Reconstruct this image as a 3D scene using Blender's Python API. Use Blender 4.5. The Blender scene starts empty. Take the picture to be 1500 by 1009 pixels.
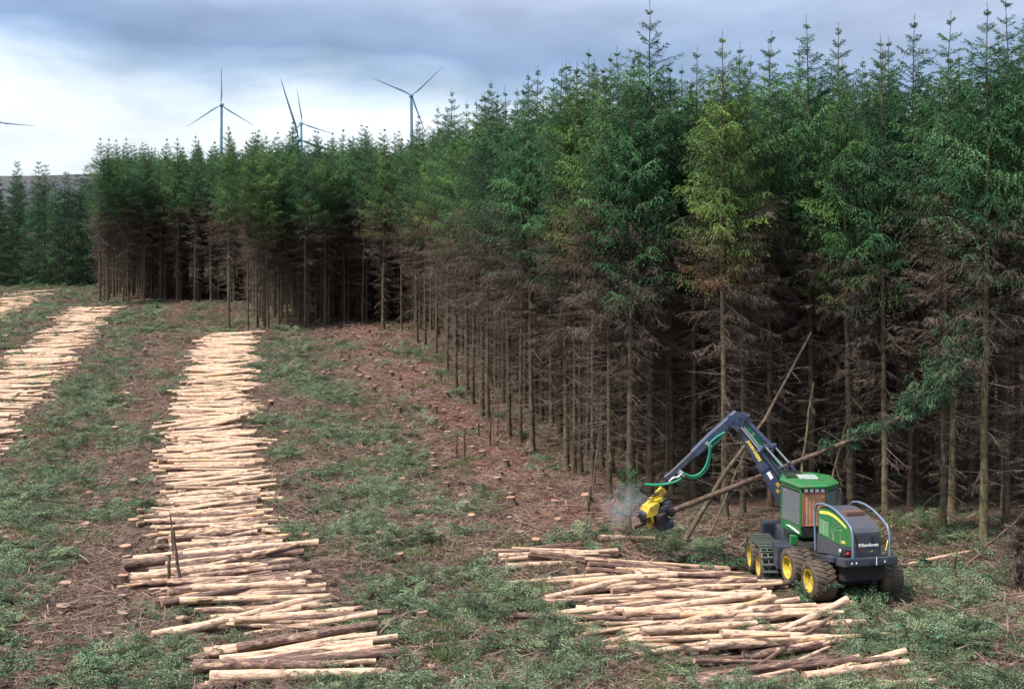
import bpy, bmesh, math, random
import numpy as np
from mathutils import Vector, Matrix

R = math.radians
rng = np.random.default_rng(7)
random.seed(7)
sc = bpy.context.scene
C = sc.collection

# ------------------------------------------------------------------ camera
F, CX, HY, HC = 2000.0, 750.0, 296.0, 11.6      # focal length (px of a 1500 px picture), horizon row, camera height
cam_d = bpy.data.cameras.new('camera')
cam = bpy.data.objects.new('camera', cam_d)
C.objects.link(cam)
cam.location = (0, 0, HC)
cam.rotation_euler = (R(90), 0, 0)
cam_d.sensor_width = 36
cam_d.lens = 36 * F / 1500
cam_d.shift_y = -(504.5 - HY) / 1500
cam_d.clip_end = 20000
sc.camera = cam

# ------------------------------------------------------------------ light
SUN_EL, SUN_AZ = 58.0, 243.0     # azimuth measured clockwise from +Y: behind the camera and to its left
world = bpy.data.worlds.new("World")
sc.world = world
world.use_nodes = True


def build_world():
    nt = world.node_tree
    N, L = nt.nodes, nt.links
    N.clear()
    out = N.new('ShaderNodeOutputWorld')
    sky = N.new('ShaderNodeTexSky')
    sky.sky_type = 'NISHITA'
    sky.sun_disc = False
    sky.sun_elevation = R(SUN_EL)
    sky.sun_rotation = R(SUN_AZ)
    bg1 = N.new('ShaderNodeBackground')
    bg1.inputs[1].default_value = 0.12
    L.new(sky.outputs[0], bg1.inputs[0])
    tc = N.new('ShaderNodeTexCoord')
    sep = N.new('ShaderNodeSeparateXYZ')
    L.new(tc.outputs['Generated'], sep.inputs[0])
    # stretched cloud noise over the direction
    mp = N.new('ShaderNodeMapping')
    mp.inputs['Scale'].default_value = (3.4, 3.4, 11)
    mp.inputs['Location'].default_value = (0.3, 0.0, 0.37)
    L.new(tc.outputs['Generated'], mp.inputs[0])
    nz = N.new('ShaderNodeTexNoise')
    nz.inputs['Scale'].default_value = 1.5
    nz.inputs['Detail'].default_value = 6
    nz.inputs['Roughness'].default_value = 0.52
    nz.inputs['Distortion'].default_value = 0.25
    L.new(mp.outputs[0], nz.inputs[0])
    # elevation shifted by noise and by azimuth (bright gap on the left)
    m1 = N.new('ShaderNodeMath'); m1.operation = 'MULTIPLY_ADD'
    L.new(nz.outputs[0], m1.inputs[0]); m1.inputs[1].default_value = 0.10; m1.inputs[2].default_value = -0.05
    m2 = N.new('ShaderNodeMath'); m2.operation = 'ADD'
    L.new(sep.outputs[2], m2.inputs[0]); L.new(m1.outputs[0], m2.inputs[1])
    m3 = N.new('ShaderNodeMath'); m3.operation = 'MULTIPLY_ADD'
    L.new(sep.outputs[0], m3.inputs[0]); m3.inputs[1].default_value = 0.055
    L.new(m2.outputs[0], m3.inputs[2])
    mr = N.new('ShaderNodeMapRange')
    L.new(m3.outputs[0], mr.inputs[0])
    mr.inputs[1].default_value = 0.0; mr.inputs[2].default_value = 0.5
    cr = N.new('ShaderNodeValToRGB')
    e = cr.color_ramp.elements
    e[0].position = 0.0; e[0].color = (0.70, 0.79, 0.87, 1)
    e[1].position = 1.0; e[1].color = (0.62, 0.68, 0.78, 1)
    for p, c in ((0.10, (0.72, 0.79, 0.88)), (0.14, (0.54, 0.64, 0.78)), (0.172, (0.30, 0.41, 0.58)), (0.20, (0.19, 0.28, 0.46)),
                 (0.24, (0.25, 0.33, 0.50)), (0.30, (0.37, 0.44, 0.61)), (0.5, (0.5, 0.55, 0.62))):
        k = e.new(p); k.color = (*c, 1)
    L.new(mr.outputs[0], cr.inputs[0])
    # soft mottling
    nz2 = N.new('ShaderNodeTexNoise')
    mp2 = N.new('ShaderNodeMapping')
    mp2.inputs['Scale'].default_value = (4.5, 4.5, 13)
    L.new(tc.outputs['Generated'], mp2.inputs[0]); L.new(mp2.outputs[0], nz2.inputs[0])
    nz2.inputs['Scale'].default_value = 2.0; nz2.inputs['Detail'].default_value = 5
    mr2 = N.new('ShaderNodeMapRange')
    L.new(nz2.outputs[0], mr2.inputs[0])
    mr2.inputs[1].default_value = 0.3; mr2.inputs[2].default_value = 0.7
    mr2.inputs[3].default_value = 0.80; mr2.inputs[4].default_value = 1.16
    mul = N.new('ShaderNodeMix'); mul.data_type = 'RGBA'; mul.blend_type = 'MULTIPLY'
    mul.inputs[0].default_value = 1
    L.new(cr.outputs[0], mul.inputs[6]); L.new(mr2.outputs[0], mul.inputs[7])
    bg2 = N.new('ShaderNodeBackground')
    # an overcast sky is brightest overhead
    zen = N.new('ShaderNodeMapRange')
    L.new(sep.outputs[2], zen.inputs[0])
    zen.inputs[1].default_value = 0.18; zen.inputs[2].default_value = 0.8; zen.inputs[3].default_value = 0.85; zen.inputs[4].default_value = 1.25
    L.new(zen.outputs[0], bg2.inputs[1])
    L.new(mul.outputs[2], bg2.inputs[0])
    mx = N.new('ShaderNodeMixShader')
    mx.inputs[0].default_value = 0.88
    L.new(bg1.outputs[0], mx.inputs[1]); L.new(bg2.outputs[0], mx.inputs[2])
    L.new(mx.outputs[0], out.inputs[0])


build_world()
sun_d = bpy.data.lights.new('sun', 'SUN')
sun_d.energy = 4.4
sun_d.angle = R(7)
sun_d.color = (1.0, 0.93, 0.84)
sun = bpy.data.objects.new('sun', sun_d)
C.objects.link(sun)
sd = Vector((math.sin(R(SUN_AZ)) * math.cos(R(SUN_EL)), math.cos(R(SUN_AZ)) * math.cos(R(SUN_EL)), math.sin(R(SUN_EL))))
sun.rotation_euler = sd.to_track_quat('Z', 'Y').to_euler()
sun.location = sd * 200

sc.view_settings.view_transform = 'Standard'
sc.view_settings.look = 'None'
sc.view_settings.exposure = 0.72
sc.view_settings.gamma = 1
cy = sc.cycles
cy.max_bounces = 5
cy.diffuse_bounces = 3
cy.glossy_bounces = 2
cy.transmission_bounces = 4
cy.transparent_max_bounces = 6
cy.volume_bounces = 0
cy.use_denoising = True

# ------------------------------------------------------------------ small helpers


def hash2(ix, iy, seed):
    n = (ix.astype(np.int64) * 374761393 + iy.astype(np.int64) * 668265263 + seed * 974711) & 0x7fffffff
    n = ((n ^ (n >> 13)) * 1274126177) & 0x7fffffff
    n = n ^ (n >> 16)
    return (n & 0xffff) / 65535.0


def vnoise(x, y, seed=0):
    x = np.asarray(x, float); y = np.asarray(y, float)
    ix = np.floor(x); iy = np.floor(y)
    fx = x - ix; fy = y - iy
    fx = fx * fx * (3 - 2 * fx); fy = fy * fy * (3 - 2 * fy)
    a = hash2(ix, iy, seed); b = hash2(ix + 1, iy, seed)
    c = hash2(ix, iy + 1, seed); d = hash2(ix + 1, iy + 1, seed)
    return (a + (b - a) * fx + (c - a) * fy + (a - b - c + d) * fx * fy) * 2 - 1


def sstep(a, b, x):
    t = np.clip((np.asarray(x, float) - a) / (b - a), 0, 1)
    return t * t * (3 - 2 * t)


def row_q(x, y):
    return 0.976 * x + 0.216 * y - 1.86


def ground_z(x, y):
    x = np.asarray(x, float); y = np.asarray(y, float)
    near = 1 - sstep(150, 260, y)
    h = 0.13 * vnoise(x / 9, y / 9, 1) + 0.10 * vnoise(x / 3.1, y / 3.1, 2) + 0.07 * vnoise(x / 1.1, y / 1.1, 3) \
        + 0.04 * vnoise(x / 0.45, y / 0.45, 4)
    h = h * near
    win = sstep(3.5, 6, x) * (1 - sstep(13, 18, x))
    dip = 0.66 * sstep(41.6, 43.6, y) * (1 - 0.45 * sstep(46.5, 50, y)) * (1 - sstep(58, 70, y)) * win
    q = 0.976 * x + 0.216 * y - 1.86
    ch = np.exp(-((q - 11) / 2.6) ** 2) * sstep(46, 52, y)
    h = h + ch * near * (0.16 * vnoise(x / 1.3, y / 1.3, 8) + 0.08 * vnoise(x / .55, y / .55, 10))
    flat = np.exp(-(((x - 9.4) / 3.2) ** 2 + ((y - 42) / 4.0) ** 2))
    h = h * (1 - 0.85 * flat)
    return h - dip


def gz(x, y):
    return float(ground_z(np.array([x]), np.array([y]))[0])


def P(px, py, Y):
    """World point seen at picture pixel (px, py) of the 1500 px frame at distance Y."""
    return Vector(((px - CX) * Y / F, Y, HC - (py - HY) * Y / F))


def G(px, py):
    """Ground point under picture pixel."""
    Y = F * HC / (py - HY)
    return Vector(((px - CX) * Y / F, Y, 0))


def tag(o, label=None, cat=None, group=None, kind=None):
    if label: o['label'] = label
    if cat: o['category'] = cat
    if group: o['group'] = group
    if kind: o['kind'] = kind
    return o


def empty(name, loc, rz=0.0):
    o = bpy.data.objects.new(name, None)
    C.objects.link(o)
    o.location = loc
    o.rotation_euler = (0, 0, rz)
    o.empty_display_size = 0.2
    return o


def np_mesh(name, V, Fs, mats=(), mat_idx=None, smooth=False, attrs=None):
    """Mesh from numpy vertices (n,3) and equal-sized faces (m,k)."""
    V = np.asarray(V, np.float32); Fs = np.asarray(Fs, np.int32)
    me = bpy.data.meshes.new(name)
    k = Fs.shape[1]
    me.vertices.add(len(V)); me.vertices.foreach_set('co', V.ravel())
    me.loops.add(Fs.size); me.loops.foreach_set('vertex_index', Fs.ravel())
    me.polygons.add(len(Fs))
    me.polygons.foreach_set('loop_start', np.arange(0, Fs.size, k, dtype=np.int32))
    me.polygons.foreach_set('loop_total', np.full(len(Fs), k, dtype=np.int32))
    for m in mats: me.materials.append(m)
    if mat_idx is not None: me.polygons.foreach_set('material_index', np.asarray(mat_idx, np.int32))
    me.polygons.foreach_set('use_smooth', np.full(len(Fs), smooth, dtype=bool))
    for an, arr in (attrs or {}).items():
        at = me.attributes.new(an, 'FLOAT', 'POINT')
        at.data.foreach_set('value', np.asarray(arr, np.float32))
    me.update(calc_edges=True)
    return me


class MB:
    """Collects simple shapes into ONE mesh, in world space relative to `org`."""

    def __init__(self):
        self.v, self.f, self.m, self.s = [], [], [], []

    def add(self, vs, fs, m=0, smooth=False):
        b = len(self.v)
        self.v += [tuple(p) for p in vs]
        self.f += [tuple(b + i for i in f) for f in fs]
        self.m += [m] * len(fs); self.s += [smooth] * len(fs)

    def hexa(self, c8, m=0):
        """8 corners: bottom 4 ccw, top 4 ccw."""
        self.add(c8, [(3, 2, 1, 0), (4, 5, 6, 7), (0, 1, 5, 4), (1, 2, 6, 5), (2, 3, 7, 6), (3, 0, 4, 7)], m)

    def box(self, lo, hi, M=None, m=0, bev=0.0):
        x0, y0, z0 = lo; x1, y1, z1 = hi
        if bev > 0:
            bm = bmesh.new()
            bmesh.ops.create_cube(bm, size=1)
            for v in bm.verts:
                v.co = Vector(((x0 + x1) / 2 + v.co.x * (x1 - x0), (y0 + y1) / 2 + v.co.y * (y1 - y0), (z0 + z1) / 2 + v.co.z * (z1 - z0)))
            bmesh.ops.bevel(bm, geom=bm.edges[:], offset=bev, segments=2, affect='EDGES', profile=0.6)
            bm.verts.index_update()
            vs = [v.co.copy() for v in bm.verts]; fs = [tuple(v.index for v in f.verts) for f in bm.faces]
            bm.free()
        else:
            vs = [Vector(p) for p in ((x0, y0, z0), (x1, y0, z0), (x1, y1, z0), (x0, y1, z0), (x0, y0, z1), (x1, y0, z1), (x1, y1, z1), (x0, y1, z1))]
            fs = [(3, 2, 1, 0), (4, 5, 6, 7), (0, 1, 5, 4), (1, 2, 6, 5), (2, 3, 7, 6), (3, 0, 4, 7)]
        if M is not None: vs = [M(v) if callable(M) else M @ v for v in vs]
        self.add(vs, fs, m)

    def beam(self, a, b, w, h, w2=None, h2=None, up=Vector((0, 0, 1)), m=0, bev=0.0):
        """A box-section beam from a to b, w across, h along up."""
        a = Vector(a); b = Vector(b)
        d = (b - a).normalized()
        s = d.cross(up)
        if s.length < 1e-4: s = d.cross(Vector((1, 0, 0)))
        s.normalize(); u = s.cross(d).normalized()
        w2 = w if w2 is None else w2; h2 = h if h2 is None else h2
        vs = []
        c = 0.16
        prof = [(-.5 + c, -.5), (.5 - c, -.5), (.5, -.5 + c), (.5, .5 - c), (.5 - c, .5), (-.5 + c, .5), (-.5, .5 - c), (-.5, -.5 + c)]
        for p, ww, hh in ((a, w, h), (b, w2, h2)):
            for i, j in prof: vs.append(p + s * i * ww + u * j * hh)
        n = 8
        fs = [tuple(range(n - 1, -1, -1)), tuple(range(n, 2 * n))] + [(i, (i + 1) % n, n + (i + 1) % n, n + i) for i in range(n)]
        self.add(vs, fs, m)

    def tube(self, pts, r, n=8, m=0, caps=True, cap_m=None):
        pts = [Vector(p) for p in pts]
        rs = r if isinstance(r, (list, tuple)) else [r] * len(pts)
        d0 = (pts[1] - pts[0]).normalized()
        ref = Vector((0, 0, 1)) if abs(d0.z) < 0.9 else Vector((1, 0, 0))
        s = d0.cross(ref).normalized()
        vs = []
        for i, p in enumerate(pts):
            d = (pts[min(i + 1, len(pts) - 1)] - pts[max(i - 1, 0)]).normalized()
            s = (s - d * s.dot(d)).normalized()
            u = d.cross(s)
            for k in range(n):
                a = 2 * math.pi * k / n
                vs.append(p + (s * math.cos(a) + u * math.sin(a)) * rs[i])
        fs = []
        for i in range(len(pts) - 1):
            for k in range(n):
                a = i * n + k; b = i * n + (k + 1) % n
                fs.append((a, b, b + n, a + n))
        self.add(vs, fs, m, True)
        if caps:
            self.add(vs[:n], [tuple(range(n - 1, -1, -1))], m if cap_m is None else cap_m)
            self.add(vs[-n:], [tuple(range(n))], m if cap_m is None else cap_m)

    def prism(self, poly, axis_map, t0, t1, m=0, m_side=None):
        """poly: list of 2D points; axis_map(u, v, t) -> Vector."""
        n = len(poly)
        vs = [axis_map(u, v, t0) for u, v in poly] + [axis_map(u, v, t1) for u, v in poly]
        self.add(vs, [tuple(range(n - 1, -1, -1)), tuple(range(n, 2 * n))], m)
        self.add(vs, [(i, (i + 1) % n, n + (i + 1) % n, n + i) for i in range(n)], m if m_side is None else m_side)

    def lathe(self, prof, M, n=32, m=0, smooth=True, closed=False):
        """prof: (r, t) pairs; t along local Z of M."""
        vs = []
        for r, t in prof:
            for k in range(n):
                a = 2 * math.pi * k / n
                vs.append(M @ Vector((r * math.cos(a), r * math.sin(a), t)))
        fs = []
        L = len(prof)
        for i in range(L - 1 if not closed else L):
            j = (i + 1) % L
            for k in range(n):
                kk = (k + 1) % n
                fs.append((i * n + k, i * n + kk, j * n + kk, j * n + k))
        self.add(vs, fs, m, smooth)

    def build(self, name, mats, parent=None, org=None):
        org = Vector(org) if org is not None else (Vector(parent.matrix_world.translation) if False else Vector((0, 0, 0)))
        me = bpy.data.meshes.new(name)
        me.from_pydata([Vector(p) - org for p in self.v], [], self.f)
        for mm in (mats if isinstance(mats, (list, tuple)) else [mats]): me.materials.append(mm)
        me.polygons.foreach_set('material_index', self.m)
        me.polygons.foreach_set('use_smooth', self.s)
        bm = bmesh.new(); bm.from_mesh(me)
        bmesh.ops.recalc_face_normals(bm, faces=bm.faces)
        bm.to_mesh(me); bm.free()
        me.update()
        o = bpy.data.objects.new(name, me)
        C.objects.link(o)
        if parent is not None: o.parent = parent
        return o


# ------------------------------------------------------------------ materials
class Mat:
    def __init__(self, name, rough=0.8, spec=0.3):
        self.m = bpy.data.materials.new(name)
        self.m.use_nodes = True
        self.nt = self.m.node_tree
        self.N, self.L = self.nt.nodes, self.nt.links
        self.b = self.N['Principled BSDF']
        self.b.inputs['Roughness'].default_value = rough
        self.b.inputs['Specular IOR Level'].default_value = spec

    def n(self, t, **kw):
        x = self.N.new(t)
        for k, v in kw.items(): setattr(x, k, v)
        return x

    def link(self, a, b): self.L.new(a, b)

    def noise(self, scale, detail=4, rough=0.55, coord='Object', mscale=None, offset=None, dist=0.0):
        tc = self.n('ShaderNodeTexCoord')
        src = tc.outputs[coord] if coord != 'World' else self.n('ShaderNodeNewGeometry').outputs['Position']
        if mscale or offset is not None:
            mp = self.n('ShaderNodeMapping')
            if mscale: mp.inputs['Scale'].default_value = mscale
            self.link(src, mp.inputs[0])
            if offset is not None: self.link(offset, mp.inputs['Location'])
            src = mp.outputs[0]
        nz = self.n('ShaderNodeTexNoise')
        nz.inputs['Scale'].default_value = scale
        nz.inputs['Detail'].default_value = detail
        nz.inputs['Roughness'].default_value = rough
        nz.inputs['Distortion'].default_value = dist
        self.link(src, nz.inputs[0])
        return nz.outputs[0]

    def ramp(self, fac, stops):
        r = self.n('ShaderNodeValToRGB')
        e = r.color_ramp.elements
        e[0].position, e[0].color = stops[0][0], (*stops[0][1], 1)
        e[1].position, e[1].color = stops[-1][0], (*stops[-1][1], 1)
        for p, c in stops[1:-1]:
            k = e.new(p); k.color = (*c, 1)
        self.link(fac, r.inputs[0])
        return r.outputs[0]

    def mix(self, fac, a, b, mode='MIX'):
        x = self.n('ShaderNodeMix', data_type='RGBA', blend_type=mode)
        for s, i in ((fac, 0), (a, 6), (b, 7)):
            if isinstance(s, (int, float)): x.inputs[i].default_value = s
            elif isinstance(s, tuple): x.inputs[i].default_value = (*s, 1)
            else: self.link(s, x.inputs[i])
        return x.outputs[2]

    def math(self, op, a, b=0.0, c=0.0, clamp=False):
        x = self.n('ShaderNodeMath', operation=op)
        x.use_clamp = clamp
        for s, i in ((a, 0), (b, 1), (c, 2)):
            if isinstance(s, (int, float)): x.inputs[i].default_value = s
            else: self.link(s, x.inputs[i])
        return x.outputs[0]

    def maprange(self, v, a, b, c=0.0, d=1.0):
        x = self.n('ShaderNodeMapRange')
        self.link(v, x.inputs[0])
        for i, s in enumerate((a, b, c, d)): x.inputs[i + 1].default_value = s
        return x.outputs[0]

    def col(self, c):
        if isinstance(c, tuple): self.b.inputs['Base Color'].default_value = (*c, 1)
        else: self.link(c, self.b.inputs['Base Color'])
        return self

    def bump(self, h, strength=0.5, dist=0.02):
        bp = self.n('ShaderNodeBump')
        bp.inputs['Strength'].default_value = strength
        bp.inputs['Distance'].default_value = dist
        self.link(h, bp.inputs['Height'])
        self.link(bp.outputs[0], self.b.inputs['Normal'])
        return self


def mat_ground():
    m = Mat('ground_soil', 0.95, 0.1)
    a = m.noise(0.35, 5, 0.6, 'World')
    b = m.noise(2.2, 7, 0.7, 'World')
    c = m.noise(14, 6, 0.75, 'World')
    soil = m.ramp(b, [(0.3, (0.026, 0.015, 0.012)), (0.48, (0.078, 0.044, 0.035)), (0.6, (0.14, 0.088, 0.070)), (0.75, (0.27, 0.19, 0.15))])
    veg = m.ramp(c, [(0.3, (0.022, 0.028, 0.016)), (0.5, (0.065, 0.075, 0.045)), (0.7, (0.16, 0.155, 0.10))])
    f = m.math('ADD', m.math('MULTIPLY', a, 0.6), m.math('MULTIPLY', c, 0.4))
    base = m.mix(m.maprange(f, 0.46, 0.58), soil, veg)
    geo = m.n('ShaderNodeNewGeometry'); sp = m.n('ShaderNodeSeparateXYZ')
    m.link(geo.outputs['Position'], sp.inputs[0])
    # churned red-brown soil in strips along the planting lines
    q = m.math('ADD', m.math('MULTIPLY', sp.outputs[0], 0.976), m.math('MULTIPLY_ADD', sp.outputs[1], 0.216, -1.86))
    q = m.math('ADD', q, m.math('MULTIPLY_ADD', a, 5.0, -2.5))
    s1 = m.maprange(m.math('ABSOLUTE', m.math('SUBTRACT', q, 11.2)), 2.4, 3.6, 1.0, 0.0)
    s1 = m.math('MULTIPLY', s1, m.maprange(sp.outputs[1], 43, 48))
    s2 = m.maprange(m.math('ABSOLUTE', m.math('SUBTRACT', q, -5.4)), 0.5, 1.3, 0.8, 0.0)
    red = m.ramp(b, [(0.3, (0.036, 0.016, 0.013)), (0.5, (0.115, 0.056, 0.044)), (0.72, (0.25, 0.155, 0.122))])
    base = m.mix(m.math('MAXIMUM', s1, s2), base, red)
    # open moor beyond the felled ground
    base = m.mix(m.maprange(sp.outputs[1], 230, 420), base, m.ramp(a, [(0.35, (0.08, 0.065, 0.05)), (0.65, (0.13, 0.11, 0.075))]))
    m.col(base)
    m.bump(m.math('ADD', b, c), 0.9, 0.06)
    return m.m


def mat_bark():
    m = Mat('spruce_bark', 0.9, 0.15)
    oi = m.n('ShaderNodeObjectInfo')
    sep = m.n('ShaderNodeSeparateColor'); m.link(oi.outputs['Color'], sep.inputs[0])
    nz = m.noise(7, 6, 0.7, 'Object', (1, 1, 0.35))
    big = m.noise(0.9, 3, 0.6, 'World')
    c1 = m.ramp(nz, [(0.3, (0.055, 0.036, 0.028)), (0.55, (0.15, 0.105, 0.080)), (0.75, (0.26, 0.195, 0.15))])      # red brown
    c2 = m.ramp(nz, [(0.3, (0.060, 0.052, 0.030)), (0.55, (0.17, 0.15, 0.085)), (0.75, (0.29, 0.26, 0.155))])       # algae, grey green
    f = m.math('ADD', m.math('MULTIPLY', big, 0.5), m.math('SUBTRACT', sep.outputs[0], 0.25), clamp=True)
    # whorl scars
    wv = m.n('ShaderNodeTexWave', wave_type='BANDS', bands_direction='Z')
    wv.inputs['Scale'].default_value = 0.43; wv.inputs['Distortion'].default_value = 4.5; wv.inputs['Detail'].default_value = 2
    tc = m.n('ShaderNodeTexCoord'); m.link(tc.outputs['Object'], wv.inputs[0])
    dark = m.maprange(wv.outputs[0], 0.0, 0.12, 0.55, 0.8)
    m.col(m.mix(1.0, m.mix(f, c1, c2), dark, 'MULTIPLY'))
    m.bump(nz, 0.7, 0.03)
    return m.m


def mat_needles(name, dark, mid, light, gain=1.0, brown=(0.085, 0.062, 0.045)):
    m = Mat(name, 0.62, 0.25)
    oi = m.n('ShaderNodeObjectInfo')
    at = m.n('ShaderNodeAttribute'); at.attribute_name = 'tint'
    base = m.ramp(at.outputs['Fac'], [(0.0, brown), (0.05, brown), (0.09, dark), (0.52, mid), (1.0, light)])
    tinted = m.mix(1.0, base, oi.outputs['Color'], 'MULTIPLY')
    hs = m.n('ShaderNodeHueSaturation')
    m.link(m.maprange(oi.outputs['Random'], 0, 1, 0.475, 0.515), hs.inputs['Hue'])
    m.link(m.maprange(oi.outputs['Random'], 0, 1, 1.15 * gain, 0.8 * gain), hs.inputs['Value'])
    m.link(tinted, hs.inputs['Color'])
    m.col(hs.outputs[0])
    # thin needles let some light through
    tr = m.n('ShaderNodeBsdfTranslucent')
    m.link(hs.outputs[0], tr.inputs[0])
    mx = m.n('ShaderNodeMixShader'); mx.inputs[0].default_value = 0.22
    out = m.N['Material Output']
    m.link(m.b.outputs[0], mx.inputs[1]); m.link(tr.outputs[0], mx.inputs[2]); m.link(mx.outputs[0], out.inputs[0])
    return m.m


def mat_twig(name='dead_twigs', cols=((0.034, 0.026, 0.021), (0.085, 0.066, 0.054), (0.21, 0.17, 0.142))):
    m = Mat(name, 0.95, 0.05)
    at = m.n('ShaderNodeAttribute'); at.attribute_name = 'tint'
    m.col(m.ramp(at.outputs['Fac'], [(0.0, cols[0]), (0.5, cols[1]), (1.0, cols[2])]))
    return m.m


def mat_log():
    m = Mat('log_surface', 0.75, 0.25)
    oi = m.n('ShaderNodeObjectInfo')
    sep = m.n('ShaderNodeSeparateColor'); m.link(oi.outputs['Color'], sep.inputs[0])
    cmb = m.n('ShaderNodeCombineXYZ')
    m.link(m.math('MULTIPLY', oi.outputs['Random'], 43.0), cmb.inputs[0])
    m.link(m.math('MULTIPLY', oi.outputs['Random'], 17.0), cmb.inputs[2])
    patch = m.noise(2.6, 4, 0.55, 'Object', (3.4, 0.42, 0.42), cmb.outputs[0], 0.6)
    fine = m.noise(3.0, 6, 0.7, 'Object', (5, 1.3, 1.3), cmb.outputs[0])
    wood = m.ramp(fine, [(0.30, (0.16, 0.09, 0.065)), (0.46, (0.44, 0.285, 0.195)), (0.66, (0.80, 0.61, 0.46))])
    yell = m.mix(m.maprange(m.noise(1.3, 2, 0.5, 'Object', (3, .4, .4), cmb.outputs[0]), 0.5, 0.65), wood, (0.62, 0.38, 0.14))
    wood = m.mix(m.maprange(oi.outputs['Random'], 0.7, 1.0, 0.0, 0.7), wood, yell)
    bark = m.ramp(fine, [(0.32, (0.032, 0.018, 0.016)), (0.5, (0.115, 0.068, 0.056)), (0.68, (0.34, 0.225, 0.18))])
    # bark share of this log: object colour red, plus chance
    th = m.math('SUBTRACT', 0.76, m.math('MULTIPLY', sep.outputs[0], 0.52))
    f = m.math('MULTIPLY', m.math('SUBTRACT', m.math('ADD', m.math('MULTIPLY', patch, 0.62), m.math('MULTIPLY', fine, 0.38)), th), 13.0, clamp=True)
    c = m.mix(f, wood, bark)
    # knots
    vo = m.n('ShaderNodeTexVoronoi'); vo.inputs['Scale'].default_value = 1.0
    mp = m.n('ShaderNodeMapping'); mp.inputs['Scale'].default_value = (9, 0.8, 0.8)
    tc = m.n('ShaderNodeTexCoord'); m.link(tc.outputs['Object'], mp.inputs[0]); m.link(cmb.outputs[0], mp.inputs['Location'])
    m.link(mp.outputs[0], vo.inputs[0])
    kn = m.maprange(vo.outputs['Distance'], 0.10, 0.24, 0.3, 1.0)
    m.col(m.mix(1.0, c, kn, 'MULTIPLY'))
    m.bump(m.math('ADD', m.math('MULTIPLY', f, 0.5), m.math('MULTIPLY', fine, 0.6)), 0.6, 0.02)
    return m.m


def mat_cut():
    m = Mat('cut_wood', 0.8, 0.2)
    nz = m.noise(2, 4, 0.6, 'Object')
    oi = m.n('ShaderNodeObjectInfo')
    a = m.ramp(nz, [(0.3, (0.15, 0.09, 0.07)), (0.5, (0.28, 0.185, 0.145)), (0.75, (0.46, 0.34, 0.27))])
    b = m.mix(0.55, a, (0.45, 0.22, 0.12))
    m.col(m.mix(m.maprange(oi.outputs['Random'], 0.3, 1.0), a, b))
    return m.m


def mat_plain(name, c, rough=0.5, spec=0.5, metal=0.0, coat=0.0, grime=0.35, gs=3.0, dirt=(0.10, 0.075, 0.055), lo=0.46):
    m = Mat(name, rough, spec)
    m.b.inputs['Metallic'].default_value = metal
    if coat: m.b.inputs['Coat Weight'].default_value = coat
    nz = m.noise(gs, 6, 0.7, 'Object')
    nz2 = m.noise(gs * 7, 4, 0.7, 'Object')
    f = m.maprange(m.math('ADD', m.math('MULTIPLY', nz, 0.7), m.math('MULTIPLY', nz2, 0.3)), lo, lo + 0.2, 0.0, grime)
    m.col(m.mix(f, c, dirt))
    m.link(m.maprange(nz, 0.3, 0.7, rough * 0.8, min(1, rough * 1.4)), m.b.inputs['Roughness'])
    return m.m


def mat_chain():
    return mat_plain('track_steel', (0.13, 0.165, 0.15), 0.45, 0.5, 0.5, grime=0.5, gs=8)


M_GROUND = mat_ground()
M_BARK = mat_bark()
M_NEEDLE = mat_needles('spruce_needles', (0.012, 0.042, 0.018), (0.050, 0.132, 0.050), (0.16, 0.32, 0.11))
M_BRASH = mat_needles('cut_brash_needles', (0.028, 0.052, 0.028), (0.090, 0.158, 0.082), (0.27, 0.37, 0.21))
M_TWIG = mat_twig()
M_DRY = mat_twig('dry_brash', ((0.050, 0.031, 0.026), (0.135, 0.090, 0.074), (0.34, 0.255, 0.205)))
M_LOG = mat_log()
M_CUT = mat_cut()
M_CHIP = mat_plain('pale_splinters', (0.62, 0.43, 0.30), 0.8, 0.2, grime=0.7, gs=2)
M_SCRAP = mat_plain('bark_scrap', (0.125, 0.060, 0.047), 0.9, 0.2, grime=0.8, gs=1.5, dirt=(0.36, 0.24, 0.18))
M_GRASS = mat_needles('grass_blades', (0.06, 0.085, 0.035), (0.12, 0.165, 0.06), (0.23, 0.25, 0.10))

# ------------------------------------------------------------------ foliage generators (numpy)
TINTS = {  # crown tints (object colour)
    'mid green': (1.0, 1.0, 1.0), 'blue-green': (0.84, 0.96, 1.12), 'olive-green': (1.28, 1.03, 0.74), 'dark green': (0.62, 0.68, 0.78),
    'fresh green': (1.15, 1.12, 0.88)}


def norm(a):
    return a / np.maximum(np.linalg.norm(a, axis=-1, keepdims=True), 1e-9)


def blades(p, d, s, l, w, tint):
    """Narrow diamond quads: base p, direction d, side s."""
    n = len(p)
    l = l[:, None]; w = w[:, None]
    V = np.stack([p, p + d * l * 0.45 + s * w * 0.5, p + d * l, p + d * l * 0.45 - s * w * 0.5], 1).reshape(-1, 3)
    Fq = np.arange(4 * n).reshape(n, 4)
    return V, Fq, np.repeat(tint, 4)


def branch_points(base, az, L, e0, e1, K, g, wob=0.08):
    """Polyline of each branch: elevation goes e0 -> e1 along it. Returns (n,K,3) and directions (n,K,3)."""
    n = len(az)
    t = np.linspace(0, 1, K)[None, :]
    el = e0[:, None] + (e1 - e0)[:, None] * t
    a = az[:, None] + g.normal(0, wob, (n, K)).cumsum(1)
    d = np.stack([np.cos(a) * np.cos(el), np.sin(a) * np.cos(el), np.sin(el)], -1)
    step = d * (L / (K - 1))[:, None, None]
    pts = base[:, None, :] + np.concatenate([np.zeros((n, 1, 3)), np.cumsum(step[:, :-1], 1)], 1)
    return pts, d


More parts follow.
